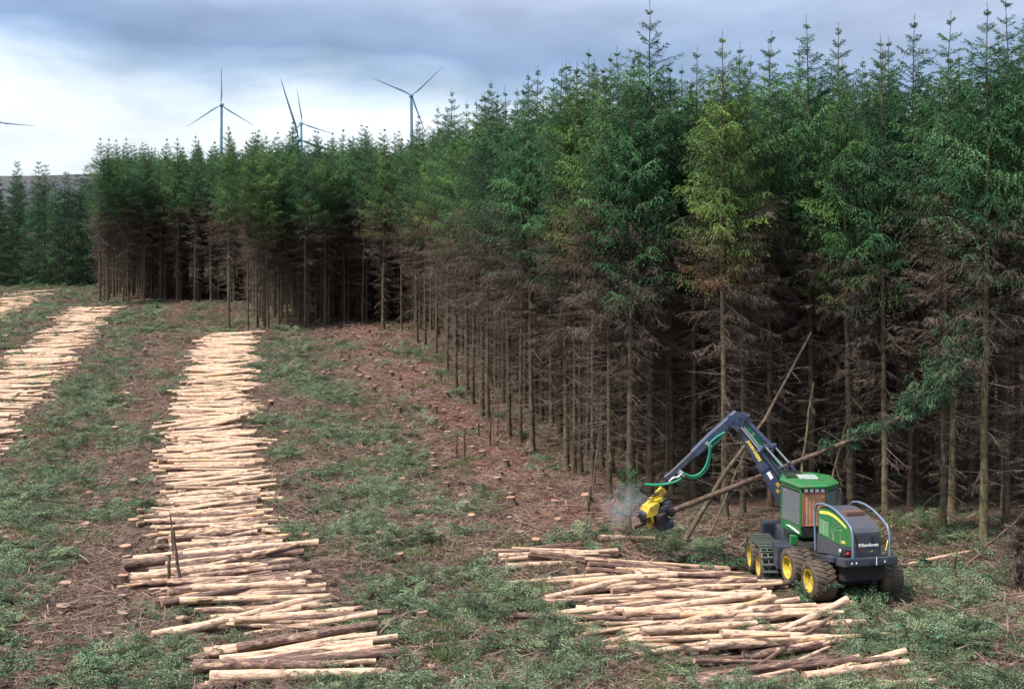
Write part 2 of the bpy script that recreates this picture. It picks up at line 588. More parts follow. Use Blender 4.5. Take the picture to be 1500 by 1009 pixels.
def interp_poly(pts, dirs, t):
    """pts (n,K,3), t (n,m) in 0..1 -> (n,m,3) positions and directions."""
    K = pts.shape[1]
    x = np.clip(t, 0, 0.9999) * (K - 1)
    i = x.astype(int); f = (x - i)[..., None]
    ar = np.arange(len(pts))[:, None]
    p = pts[ar, i] * (1 - f) + pts[ar, i + 1] * f
    return p, norm(dirs[ar, i] * (1 - f) + dirs[ar, i + 1] * f)


def strips(pts, r0, r1, tint):
    """Thin 3-sided tubes along polylines (n,K,3)."""
    n, K, _ = pts.shape
    d = norm(pts[:, -1] - pts[:, 0])
    up = np.tile(np.array([0.0, 0, 1]), (n, 1))
    up[np.abs(d[:, 2]) > 0.9] = (1, 0, 0)
    s = norm(np.cross(d, up)); u = np.cross(s, d)
    rad = (r0[:, None] + (r1 - r0)[:, None] * np.linspace(0, 1, K)[None, :])[..., None]
    V = []
    for k in range(3):
        a = 2 * math.pi * k / 3
        V.append(pts + (s * math.cos(a) + u * math.sin(a))[:, None, :] * rad)
    V = np.stack(V, 2).reshape(-1, 3)           # n,K,3,3
    base = (np.arange(n) * K * 3)[:, None, None] + (np.arange(K - 1) * 3)[None, :, None]
    Fq = []
    for k in range(3):
        kk = (k + 1) % 3
        Fq.append(np.stack([base[..., 0] + k, base[..., 0] + kk, base[..., 0] + kk + 3, base[..., 0] + k + 3], -1))
    Fq = np.stack(Fq, 2).reshape(-1, 4)
    return V, Fq, np.repeat(tint, K * 3)


def merge(parts):
    V, Fq, T, mi = [], [], [], []
    b = 0
    for part in parts:
        v, f, t = part[:3]
        V.append(v); Fq.append(f + b); T.append(t); mi.append(np.full(len(f), part[3] if len(part) > 3 else 0))
        b += len(v)
    return np.concatenate(V), np.concatenate(Fq), np.concatenate(T), np.concatenate(mi)


def foliage(base, az, L, e0, e1, g, nb=11, ns=6, leaf=(0.10, 0.17), lw=0.05, droop=0.35, tint0=None, spread=0.42, start=0.18, fade=None):
    """Green branches: main axis, side branchlets on both sides and a needle spray along each."""
    n = len(az)
    K = 7
    pts, dirs = branch_points(base, az, L, e0, e1, K, g)
    if tint0 is None: tint0 = g.uniform(0.1, 0.75, n)
    if fade is None: fade = np.zeros(n)
    parts = [strips(pts, 0.006 + 0.007 * L, np.full(n, 0.003), tint0 * 0 + 0.12) + (1,)]
    t = np.linspace(start, 0.97, nb)[None, :] + g.uniform(-0.03, 0.03, (n, nb))
    bp, bd = interp_poly(pts, dirs, t)
    side = norm(np.cross(bd, np.array([0, 0, 1.0])))
    for sg in (-1, 1):
        jit = g.normal(0, 0.22, (n, nb, 3))
        d = norm(bd * 0.75 + side * sg * 0.8 + jit + np.array([0, 0, -droop]) * g.uniform(0.2, 1.3, (n, nb, 1)))
        bl = spread * L[:, None] * (1.02 - t * 0.82) * g.uniform(0.55, 1.15, (n, nb)) + 0.07
        N = n * nb
        p0 = bp.reshape(N, 3); dd = d.reshape(N, 3); ll = bl.reshape(N)
        tt = np.repeat(tint0, nb)
        q = np.linspace(0.08, 1.0, ns)[None, :] * np.ones((N, 1)) + g.uniform(-.05, .05, (N, ns))
        sag = np.array([0, 0, -1.0]) * (q ** 2 * ll[:, None] * 0.30)[..., None]
        pp = (p0[:, None] + dd[:, None] * (q * ll[:, None])[..., None] + sag).reshape(-1, 3)
        M = len(pp)
        d2 = norm(np.repeat(dd, ns, 0) + g.normal(0, 0.36, (M, 3)) + np.array([0, 0, -0.35]))
        s2 = norm(np.cross(d2, g.normal(0, 1, (M, 3)) + np.array([0, 0, 1.2])))
        lsc = np.clip(np.repeat(np.repeat(L, nb), ns) / 0.7, 0.35, 1.0)
        ln = g.uniform(leaf[0], leaf[1], M) * lsc
        tin = np.clip(np.repeat(tt, ns) + 0.30 * (q.ravel() - 0.45) + g.normal(0, 0.10, M), 0.1, 1)
        tin[g.random(M) < np.repeat(np.repeat(fade, nb), ns)] = 0.0
        parts.append(blades(pp, d2, s2, ln, lw * (0.5 + 0.5 * lsc), tin))
    # needles along the main axis and a tuft at the tip
    nm = 10 if ns < 6 else 16
    t = np.linspace(0.2, 1.0, nm)[None, :] + np.zeros((n, 1))
    bp, bd = interp_poly(pts, dirs, t)
    M = n * nm
    d2 = norm(bd.reshape(-1, 3) + g.normal(0, 0.5, (M, 3)))
    s2 = norm(np.cross(d2, g.normal(0, 1, (M, 3))))
    parts.append(blades(bp.reshape(-1, 3), d2, s2, g.uniform(leaf[0], leaf[1], M) * np.clip(np.repeat(L, nm) / 0.7, 0.4, 1), np.full(M, lw * .8), np.clip(np.repeat(tint0, nm) + 0.12 + g.normal(0, 0.1, M), 0, 1)))
    return parts


def dead_twigs(base, az, L, e0, e1, g, nb, width, dens=1.0, hang=0.5):
    n = len(az)
    K = 6
    pts, dirs = branch_points(base, az, L, e0, e1, K, g, 0.07)
    t0 = g.uniform(0.25, 0.95, n)
    parts = [strips(pts, 0.006 + 0.0065 * L, np.full(n, 0.003), t0)]
    t = g.uniform(0.15, 1.0, (n, nb))
    bp, bd = interp_poly(pts, dirs, t)
    M = n * nb
    side = norm(np.cross(bd, np.array([0, 0, 1.0]))) * np.where(g.random((n, nb, 1)) < 0.5, -1, 1)
    d = norm((bd * 0.7 + side * 0.7 + g.normal(0, 0.25, (n, nb, 3)) + np.array([0, 0, -hang])).reshape(M, 3))
    s = norm(np.cross(d, g.normal(0, 1, (M, 3))))
    ln = (0.32 * L[:, None] * (1.1 - 0.7 * t) * g.uniform(0.4, 1.3, (n, nb))).ravel() + 0.05
    parts.append(blades(bp.reshape(M, 3), d, s, ln, np.full(M, width), np.clip(np.repeat(t0, nb) - 0.1 + g.normal(0, 0.15, M), 0, 1)))
    # twiglets on the twigs
    k = 3
    q = g.uniform(0.25, 0.9, (M, k))
    pp = (bp.reshape(M, 1, 3) + d[:, None] * (q * ln[:, None])[..., None]).reshape(-1, 3)
    d3 = norm(np.repeat(d, k, 0) + g.normal(0, 0.7, (M * k, 3)) + np.array([0, 0, -0.3]))
    s3 = norm(np.cross(d3, g.normal(0, 1, (M * k, 3))))
    parts.append(blades(pp, d3, s3, np.repeat(ln, k) * g.uniform(0.25, 0.6, M * k), np.full(M * k, width * 0.8),
                        np.clip(np.repeat(np.repeat(t0, nb), k) - 0.15, 0, 1)))
    return parts


def spruce_proto(seed, H=18.0, cb=8.6, rmax=1.75, full=False, r0=0.135, lean=0.12, sparse=1.0):
    g = np.random.default_rng(seed)
    # trunk
    K = 26
    zs = np.linspace(-0.35, H, K)
    bx = g.normal(0, lean * 0.16, K).cumsum() * (zs / H).clip(0, 1); by = g.normal(0, lean * 0.16, K).cumsum() * (zs / H).clip(0, 1)
    bx[:2] = by[:2] = 0
    tz = np.clip(zs / H, 0, 1)
    rr = r0 * (1 - tz) ** 0.95 + 0.006 + 0.07 * np.exp(-np.maximum(zs, 0) / 0.35)
    rr = rr + 0.004 * np.sin(zs * 11) * (1 - tz)
    n = 9
    ang = np.arange(n) * 2 * math.pi / n
    flare = 1 + 0.22 * np.exp(-np.maximum(zs, 0) / 0.4)[:, None] * np.sin(ang * 4 + seed)[None, :]
    V = np.stack([bx[:, None] + rr[:, None] * flare * np.cos(ang), by[:, None] + rr[:, None] * flare * np.sin(ang), zs[:, None] + 0 * ang], -1).reshape(-1, 3)
    i = np.arange(K - 1)[:, None] * n + np.arange(n)[None, :]
    j = np.arange(K - 1)[:, None] * n + (np.arange(n)[None, :] + 1) % n
    Fq = np.stack([i, j, j + n, i + n], -1).reshape(-1, 4)
    trunk = (V, Fq)

    def axis(z):
        return np.stack([np.interp(z, zs, bx), np.interp(z, zs, by), z], -1)
    # green crown
    low = 0.3 if full else cb - .5
    z, az = [], []
    zz = H - 0.48
    a0 = g.uniform(0, 6.28)
    while zz > low:
        dep = H - zz
        k = 5 if dep < 3 else 6
        a0 += g.uniform(0.3, 1.0)
        for q in range(k):
            if g.random() < 0.06 + (0.25 * max(0, 1 - (zz - low) / 2.0) if not full else 0.0) + (1 - sparse) * 0.5: continue
            z.append(zz + g.normal(0, 0.045 if dep < 3 else 0.13)); az.append(a0 + q * 2 * math.pi / k + g.normal(0, 0.16))
        zz -= g.uniform(0.40, 0.62) if dep < 1.9 else (g.uniform(0.30, 0.44) if dep > 3 else g.uniform(.26, .36))
    z = np.array(z); az = np.array(az)
    dep = H - z
    L = np.minimum(0.13 + 0.46 * np.maximum(dep - .55, 0.05) ** 0.9, rmax * 1.12) * g.uniform(0.62, 1.22, len(z))
    L *= 1 + 0.22 * np.sin(az * 2 + seed) * (dep > 2)
    if full: L = np.minimum(0.2 + 0.42 * dep ** 0.75, rmax * 1.25) * g.uniform(0.75, 1.15, len(z))
    e0 = np.interp(dep, [0, 1.5, 4, 9, 16], [0.9, 0.62, 0.25, -0.12, -0.32]) + g.normal(0, 0.12, len(z))
    e1 = np.interp(dep, [0, 1.5, 4, 9, 16], [0.9, 0.6, 0.35, 0.25, 0.05]) + g.normal(0, 0.15, len(z))
    top = dep < 2.8
    tint = np.clip(g.uniform(0.12, 0.72, len(z)) + 0.12 * np.sin(z * 1.7 + az), 0.03, 0.95)
    parts = []
    if top.any():
        parts += foliage(axis(z[top]), az[top], L[top], e0[top], e1[top], g, nb=8, ns=5, leaf=(0.07, 0.13), lw=0.034, droop=0.0, tint0=tint[top], spread=0.34, start=0.15)
    b = ~top
    parts += foliage(axis(z[b]), az[b], L[b], e0[b], e1[b], g, nb=16, ns=11, leaf=(0.07, 0.125), lw=0.025, droop=0.75, tint0=tint[b], start=0.10,
                      fade=None if full else np.clip(1.0 - (z[b] - cb) / 1.7, 0, .85) * g.uniform(.3, 1.3, int(b.sum())))
    # bare leader with a few needles
    lz = g.uniform(H - 1.2, H - 0.02, 26)
    d = norm(np.stack([g.normal(0, 0.5, 26), g.normal(0, 0.5, 26), np.ones(26)], -1))
    parts.append(blades(axis(lz), d, norm(np.cross(d, g.normal(0, 1, (26, 3)))), np.full(26, 0.06), np.full(26, 0.022), np.full(26, 0.5)))
    crown = merge(parts)
    # dead lower branches
    dead = None
    if not full:
        z, az = [], []
        zz = cb + 1.6
        while zz > 0.9:
            for q in range(5):
                pr = np.interp(zz, [1, 3, 6, cb], [0.6, 0.85, 0.95, 1.0])
                if g.random() < pr:
                    z.append(zz + g.normal(0, 0.1)); az.append(g.uniform(0, 6.28))
            zz -= g.uniform(0.22, 0.32)
        z = np.array(z); az = np.array(az)
        L = np.interp(z, [1, 3, 6, cb], [0.75, 1.3, 1.7, 1.8]) * g.uniform(0.35, 1.2, len(z))
        hi = z > cb - 3.6
        e0 = np.interp(z, [1, 5, cb], [-0.1, -0.15, -0.2]) + g.normal(0, 0.2, len(z))
        e1 = e0 + np.interp(z, [1, 5, cb], [-0.25, 0.0, 0.45]) + g.normal(0, 0.2, len(z))
        dp = dead_twigs(axis(z[hi]), az[hi], L[hi], e0[hi], e1[hi], g, 28, 0.016, hang=0.6)
        if (~hi).any(): dp += dead_twigs(axis(z[~hi]), az[~hi], L[~hi], e0[~hi], e1[~hi], g, 10, 0.011, hang=0.2)
        dead = merge(dp)
    return trunk, crown, dead


def proto_meshes(tag_, trunk, crown, dead):
    tm = np_mesh('trunk_' + tag_, trunk[0], trunk[1], [M_BARK], smooth=True)
    cm = np_mesh('crown_' + tag_, crown[0], crown[1], [M_NEEDLE, M_TWIG], crown[3], attrs={'tint': crown[2]})
    dm = np_mesh('dead_' + tag_, dead[0], dead[1], [M_TWIG], attrs={'tint': dead[2]}) if dead is not None else None
    # all in one, for the mass of trees deep in the wood
    parts = [(trunk[0], trunk[1], np.zeros(len(trunk[0])), 0), ]
    V = [trunk[0], crown[0]]; Fs = [trunk[1], crown[1] + len(trunk[0])]
    T = [np.zeros(len(trunk[0])), crown[2]]; mi = [np.zeros(len(trunk[1])), crown[3] + 1]
    if dead is not None:
        Fs.append(dead[1] + len(trunk[0]) + len(crown[0])); V.append(dead[0]); T.append(dead[2]); mi.append(np.full(len(dead[1]), 2))
    jm = np_mesh('joined_' + tag_, np.concatenate(V), np.concatenate(Fs), [M_BARK, M_NEEDLE, M_TWIG], np.concatenate(mi), attrs={'tint': np.concatenate(T)})
    return tm, cm, dm, jm


SPRUCE = [proto_meshes('s%d' % i, *spruce_proto(100 + i, H=h, cb=cb, rmax=rm, r0=r, sparse=s)) for i, (h, cb, rm, r, s) in enumerate([
    (18.6, 9.6, 1.85, 0.150, 1.0), (17.8, 9.0, 1.65, 0.125, 1.0), (18.2, 10.2, 1.55, 0.115, 0.9), (19.0, 9.4, 1.95, 0.165, 1.0),
    (17.2, 9.8, 1.50, 0.105, 0.85), (18.4, 8.8, 1.75, 0.135, 1.0), (17.6, 10.6, 1.40, 0.095, 0.9), (18.8, 9.9, 1.8, 0.14, 1.0)])]
BUSHY = [proto_meshes('b%d' % i, *spruce_proto(200 + i, H=h, rmax=2.1, full=True, r0=0.13)) for i, h in enumerate((15.4, 14.0, 14.8))]


def scatter(name, protos, pts, vid, rot, scl, label, cat, kind='stuff', color=None):
    """ONE object: geometry-node instances of meshes over points."""
    col = bpy.data.collections.new(name + '_sources')
    for i, me in enumerate(protos):
        col.objects.link(bpy.data.objects.new('%s_source_%02d' % (name, i), me))
    me = bpy.data.meshes.new(name)
    me.vertices.add(len(pts)); me.vertices.foreach_set('co', np.asarray(pts, np.float32).ravel())
    a = me.attributes.new('vid', 'INT', 'POINT'); a.data.foreach_set('value', np.asarray(vid, np.int32))
    a = me.attributes.new('rot', 'FLOAT_VECTOR', 'POINT'); a.data.foreach_set('vector', np.asarray(rot, np.float32).ravel())
    a = me.attributes.new('scl', 'FLOAT_VECTOR', 'POINT'); a.data.foreach_set('vector', np.asarray(scl, np.float32).ravel())
    o = bpy.data.objects.new(name, me); C.objects.link(o)
    if color: o.color = (*color, 1)
    ng = bpy.data.node_groups.new(name, 'GeometryNodeTree')
    ng.interface.new_socket('Geometry', in_out='INPUT', socket_type='NodeSocketGeometry')
    ng.interface.new_socket('Geometry', in_out='OUTPUT', socket_type='NodeSocketGeometry')
    gi = ng.nodes.new('NodeGroupInput'); go = ng.nodes.new('NodeGroupOutput')
    ci = ng.nodes.new('GeometryNodeCollectionInfo')
    ci.inputs['Collection'].default_value = col
    ci.inputs['Separate Children'].default_value = True
    ci.inputs['Reset Children'].default_value = True
    ip = ng.nodes.new('GeometryNodeInstanceOnPoints')
    ip.inputs['Pick Instance'].default_value = True

    def na(n, t):
        x = ng.nodes.new('GeometryNodeInputNamedAttribute'); x.data_type = t; x.inputs[0].default_value = n
        return x.outputs['Attribute']
    ng.links.new(gi.outputs[0], ip.inputs['Points'])
    ng.links.new(ci.outputs[0], ip.inputs['Instance'])
    ng.links.new(na('vid', 'INT'), ip.inputs['Instance Index'])
    ng.links.new(na('rot', 'FLOAT_VECTOR'), ip.inputs['Rotation'])
    ng.links.new(na('scl', 'FLOAT_VECTOR'), ip.inputs['Scale'])
    ng.links.new(ip.outputs[0], go.inputs[0])
    md = o.modifiers.new('scatter', 'NODES'); md.node_group = ng
    tag(o, label, cat, kind=kind)
    return o


# ------------------------------------------------------------------ ground, hill
def build_ground():
    u = np.concatenate([np.linspace(-6, -0.5, 40)[:-1], np.linspace(-0.5, 0.42, 540), np.linspace(0.42, 6, 40)[1:]])
    ys = [-45.0]
    while ys[-1] < 24: ys.append(ys[-1] + 2.5)
    while ys[-1] < 180: ys.append(ys[-1] + 0.10 + 0.0035 * max(0, ys[-1] - 24) * 1.1)
    while ys[-1] < 9000: ys.append(ys[-1] * 1.04)
    ys = np.array(ys)
    X = u[None, :] * (ys[:, None] + 60); Y = np.repeat(ys[:, None], len(u), 1)
    Z = ground_z(X, Y)
    V = np.stack([X, Y, Z], -1).reshape(-1, 3)
    n = len(u)
    i = (np.arange(len(ys) - 1)[:, None] * n + np.arange(n - 1)[None, :])
    Fq = np.stack([i, i + 1, i + n + 1, i + n], -1).reshape(-1, 4)
    o = bpy.data.objects.new('ground', np_mesh('ground', V, Fq, [M_GROUND], smooth=True)); C.objects.link(o)
    tag(o, 'felled forest floor of brown soil and low greenery', kind='structure')
    # moorland rise behind the trees
    xs = np.linspace(-1500, 1500, 160); yy = np.linspace(480, 2600, 110)
    X, Y = np.meshgrid(xs, yy)
    h = 39 * sstep(480, 1350, Y) * (1 - sstep(1700, 2600, Y)) * (0.93 + 0.07 * np.cos(X / 420 + 1.1)) + 1.6 * vnoise(X / 90, Y / 90, 9) * sstep(480, 800, Y) - 0.8
    V = np.stack([X, Y, h], -1).reshape(-1, 3)
    n = len(xs); i = (np.arange(len(yy) - 1)[:, None] * n + np.arange(n - 1)[None, :])
    Fq = np.stack([i, i + 1, i + n + 1, i + n], -1).reshape(-1, 4)
    m = Mat('moorland', 0.95, 0.1)
    nz = m.noise(0.02, 8, 0.65, 'World')
    m.col(m.ramp(nz, [(0.35, (0.035, 0.040, 0.050)), (0.55, (0.065, 0.065, 0.072)), (0.7, (0.09, 0.085, 0.082))]))
    o = bpy.data.objects.new('hill', np_mesh('hill', V, Fq, [m.m], smooth=True)); C.objects.link(o)
    tag(o, 'grey brown moorland ridge behind the far trees', kind='structure')


build_ground()

# ------------------------------------------------------------------ trees
POLY = [(-45.6, 150), (-44.5, 156.5), (-34.5, 157.5), (-29, 148), (-25.2, 121.5), (-19.1, 127.5), (-12.3, 129.6), (-9.6, 124), (-8, 113.7), (-2.4, 79),
        (1.3, 63.7), (3.0, 55), (5.5, 52), (7.6, 50), (12.9, 52.3), (15.2, 48.8), (17.6, 46.6), (23, 45), (42, 44), (75, 240), (-66, 240)]


def inside(x, y, poly):
    c = False
    for k in range(len(poly)):
        x1, y1 = poly[k]; x2, y2 = poly[k - 1]
        if (y1 > y) != (y2 > y) and x < (x2 - x1) * (y - y1) / (y2 - y1) + x1: c = not c
    return c


def edge_dist(x, y, poly, upto=19):
    best = 1e9
    for k in range(upto - 1):
        ax, ay = poly[k]; bx, by = poly[k + 1]
        t = max(0, min(1, ((x - ax) * (bx - ax) + (y - ay) * (by - ay)) / ((bx - ax) ** 2 + (by - ay) ** 2)))
        best = min(best, math.hypot(x - ax - t * (bx - ax), y - ay - t * (by - ay)))
    return best


# (pixel x, pixel y of the foot, proto, tint, trunk tone 0 red-brown .. 1 grey green, scale, rotation)
PIN_LEFT = [(146, 449, 3, 'mid green', .05, 1.0), (158, 447, 5, 'mid green', .0, .98), (181, 446, 6, 'mid green', .1, 1.0), (211, 444, 1, 'dark green', .3, 1.0),
            (235, 442, 4, 'blue-green', .3, 1.0), (260, 443, 0, 'mid green', .45, 1.0), (285, 444, 2, 'mid green', .5, .99), (309, 446, 6, 'dark green', .5, 1.0),
            (335, 487, 7, 'fresh green', .6, .98), (363, 481, 2, 'olive-green', .7, .96), (393, 483, 5, 'fresh green', .8, .97), (421, 476, 4, 'mid green', .4, 1.0),
            (447, 481, 0, 'mid green', .7, .95), (476, 478, 1, 'olive-green', .8, .98), (505, 475, 6, 'mid green', .5, .98), (531, 477, 2, 'blue-green', .4, .98),
            (561, 485, 3, 'olive-green', .6, .97)]
PIN_EDGE = [(588, 487, 6, 'mid green', .3, 1.0), (611, 508, 5, 'mid green', .4, .98), (623, 513, 4, 'fresh green', .3, .97), (639, 526, 2, 'olive-green', .6, 1.0),
            (655, 547, 6, 'mid green', .7, 1.01), (668, 574, 1, 'mid green', .1, 1.0), (684, 579, 7, 'fresh green', .2, .96), (692, 593, 4, 'fresh green', .0, 1.0),
            (706, 611, 0, 'dark green', .3, .96), (715, 622, 2, 'mid green', .1, .99), (746, 643, 1, 'dark green', .3, 1.02), (762, 654, 6, 'blue-green', .4, .98),
            (780, 663, 7, 'blue-green', .4, .97), (830, 690, 5, 'mid green', .7, .96), (841, 697, 6, 'olive-green', .2, 1.0), (850, 697, 4, 'fresh green', .1, 1.0),
            (868, 722, 2, 'olive-green', .0, 1.02), (893, 731, 6, 'mid green', .7, 1.0), (923, 735, 3, 'blue-green', .5, .97), (952, 728, 1, 'blue-green', .15, .98),
            (985, 716, 6, 'dark green', .3, .97), (1016, 722, 4, 'dark green', .4, .98), (1062, 768, 0, 'olive-green', .45, .97), (1088, 745, 6, 'fresh green', .5, .96),
            (1128, 732, 4, 'mid green', .3, 1.0), (1190, 735, 1, 'mid green', .6, 1.02), (1246, 745, 3, 'fresh green', .35, .98), (1297, 752, 5, 'blue-green', .75, 1.0),
            (1333, 742, 6, 'dark green', .1, 1.0), (1381, 776, 2, 'mid green', .65, 1.03), (1441, 786, 0, 'blue-green', .9, 1.04), (1474, 768, 4, 'dark green', .4, 1.02),
            (1510, 790, 7, 'mid green', .4, 1.0)]


def make_tree(name, meshes, x, y, rz, s, tint, tone, label, group, sz=None):
    root = empty(name, (x, y, gz(x, y)), rz)
    root.scale = (s, s, sz or s)
    root.rotation_euler = (random.gauss(0, .009), random.gauss(0, .009), rz)
    tag(root, label, 'spruce tree', group)
    tm, cm, dm, _ = meshes
    o = bpy.data.objects.new('trunk', tm); C.objects.link(o); o.parent = root; o.color = (tone, 0, 0, 1)
    o = bpy.data.objects.new('crown', cm); C.objects.link(o); o.parent = root
    v = random.uniform(0.88, 1.12)
    o.color = (*[c * v for c in TINTS[tint]], 1)
    if dm:
        o = bpy.data.objects.new('dead_branchwork', dm); C.objects.link(o); o.parent = root
    return root


TONE = lambda t: 'reddish' if t < 0.25 else ('brown' if t < 0.55 else 'grey-green')


def ordi(n):
    return '%d%s' % (n, 'th' if 10 <= n % 100 <= 20 else {1: 'st', 2: 'nd', 3: 'rd'}.get(n % 10, 'th'))


def build_forest():
    placed = []
    for k, (px, py, v, tn, tone, s) in enumerate(PIN_LEFT):
        p = G(px, py)
        make_tree('spruce_tree', SPRUCE[v], p.x, p.y, random.uniform(0, 6.28), s, tn, tone,
                  'spruce with %s crown and %s trunk, %s trunk along the far forest front' % (tn, TONE(tone), ordi(k + 1)), 'spruces on the edge of the standing forest')
        placed.append((p.x, p.y))
    for k, (px, py, v, tn, tone, s) in enumerate(PIN_EDGE):
        p = G(px, py)
        top = np.interp(px, [588, 640, 684, 715, 762, 800, 830, 868, 893, 923, 952, 985, 1016, 1062, 1088, 1128, 1190, 1246, 1297, 1333, 1381, 1441, 1510],
                        [200, 188, 145, 132, 122, 118, 82, 110, 100, 92, -8, 80, 58, 25, 66, 55, 5, 72, 55, 15, 2, -10, -15])
        s = (HC + (HY - top) * p.y / F) / (18.6, 17.8, 18.2, 19.0, 17.2, 18.4, 17.6, 18.8)[v]
        if px == 1062: p.y += 1.6; p.x = (px - CX) * p.y / F
        make_tree('spruce_tree', SPRUCE[v], p.x, p.y, random.uniform(0, 6.28), s, tn, tone,
                  'spruce with %s crown, %s trunk, %s along the edge running up to the harvester' % (tn, TONE(tone), ordi(k + 1)), 'spruces on the edge of the standing forest')
        placed.append((p.x, p.y))
    pinned = list(placed)
    # rows of the plantation behind the edge
    cand = []
    for a in np.arange(-60, 90, 2.05):
        for b in np.arange(38, 235, 2.05):
            x = a + random.uniform(-.45, .45); y = b + random.uniform(-.45, .45)
            # rows run along the extraction racks
            X = 0.976 * x - 0.216 * (y - 100); Y = 0.216 * x + 0.976 * (y - 100) + 100
            if Y < 44 or not inside(X, Y, POLY): continue
            d = edge_dist(X, Y, POLY)
            if d < 1.3 or d > (55 if Y > 95 else 22): continue
            if abs(X / Y) > 0.47: continue
            if min(math.hypot(X - q[0], Y - q[1]) for q in pinned) < 1.5: continue
            cand.append((d + max(0, Y - 60) * 0.02 + (6 if abs(X / Y) > 0.39 else 0), X, Y, d))
    cand.sort()
    n_ind = 300 - len(pinned) - 34
    rest = []
    for i, (_, x, y, d) in enumerate(cand):
        v = random.randrange(8); s = min(1.06, random.gauss(0.975, 0.05))
        tn = random.choices(['mid green', 'blue-green', 'dark green', 'olive-green', 'fresh green'], [5, 3, 3, 1.3, 2.5])[0]
        tone = random.random()
        if i < n_ind:
            where = 'behind the harvester' if y < 62 else ('behind the stump field edge' if x > -14 - (y - 60) * 0.12 and y < 124 else 'behind the far forest front')
            band = 'second rank' if d < 3.4 else 'deeper rank'
            make_tree('spruce_tree', SPRUCE[v], x, y, random.uniform(0, 6.28), s, tn, tone,
                      'close-set spruce with %s crown in the %s %s' % (tn, band, where), 'spruces standing inside the dark plantation')
        else:
            rest.append((x, y, v, s))
    if rest:
        r = np.array(rest)
        z = ground_z(r[:, 0], r[:, 1])
        scatter('forest', [p[3] for p in SPRUCE], np.stack([r[:, 0], r[:, 1], z], -1), r[:, 2], np.stack([r[:, 0] * 0, r[:, 0] * 0, rng.uniform(0, 6.28, len(r))], -1),
                np.repeat(r[:, 3:4], 3, 1), 'mass of dark spruces deep inside the plantation', 'forest')
    # bushy dark spruces beyond the felled ground
    k = 0
    for row, (y0, step) in enumerate(((186, 2.9), (190.5, 3.1), (195, 3.4))):
        x = -76 + row * 1.1
        while x < -56 and k < 34:
            y = y0 + random.uniform(-1, 1)
            s = random.uniform(0.92, 1.2)
            tn = random.choice(['blue-green', 'dark green', 'dark green'])
            k += 1
            make_tree('bushy_spruce', BUSHY[k % 3], x, y, random.uniform(0, 6.28), s, tn, random.random(),
                      'bushy %s spruce, %s along the %s row of the distant stand' % (tn, ordi(int((x + 77) / step) + 1), ('front', 'middle', 'back')[row]),
                      'bushy spruces beyond the felled ground', sz=s * random.uniform(0.92, 1.06))
            x += step * random.uniform(0.85, 1.15)


build_forest()

# ------------------------------------------------------------------ logs
def log_mesh(seed, L=1.0):
    """Log along +X, length 1 (scaled per copy), radius 1 at the butt. Ends are cut wood."""
    g = np.random.default_rng(seed)
    n, K = 12, 9
    V, Fq, mi = [], [], []
    off = np.zeros((K, 2)); off[1:-1] = g.normal(0, 0.10, (K - 2, 2))
    off = np.cumsum(off, 0) * 0.5; off -= np.linspace(0, 1, K)[:, None] * off[-1]
    for k in range(K):
        t = k / (K - 1)
        r = (1 - 0.24 * t) * (1 + 0.04 * g.normal())
        if k == 0: r *= 1.07
        for j in range(n):
            a = 2 * math.pi * j / n
            rr = r * (1 + 0.04 * g.normal())
            V.append((t + (0.0015 * math.sin(a * 1 + seed) if k in (0, K - 1) else 0), off[k, 0] + rr * math.cos(a), off[k, 1] + rr * math.sin(a)))
    for k in range(K - 1):
        for j in range(n):
            jj = (j + 1) % n
            Fq.append((k * n + j, k * n + jj, (k + 1) * n + jj, (k + 1) * n + j))
    me = bpy.data.meshes.new('log')
    me.from_pydata(V, [], Fq + [tuple(range(n - 1, -1, -1)), tuple(range((K - 1) * n, K * n))])
    me.materials.append(M_LOG); me.materials.append(M_CUT)
    me.polygons.foreach_set('material_index', [0] * len(Fq) + [1, 1])
    me.polygons.foreach_set('use_smooth', [True] * len(Fq) + [False, False])
    bm = bmesh.new(); bm.from_mesh(me); bmesh.ops.recalc_face_normals(bm, faces=bm.faces); bm.to_mesh(me); bm.free()
    return me


LOGM = [log_mesh(i) for i in range(8)]
CELL = 0.10
HX0, HY0 = -75.0, 28.0
HF = {}


def h_at(x, y):
    k = (int((x - HX0) / CELL), int((y - HY0) / CELL))
    return HF.get(k, None)


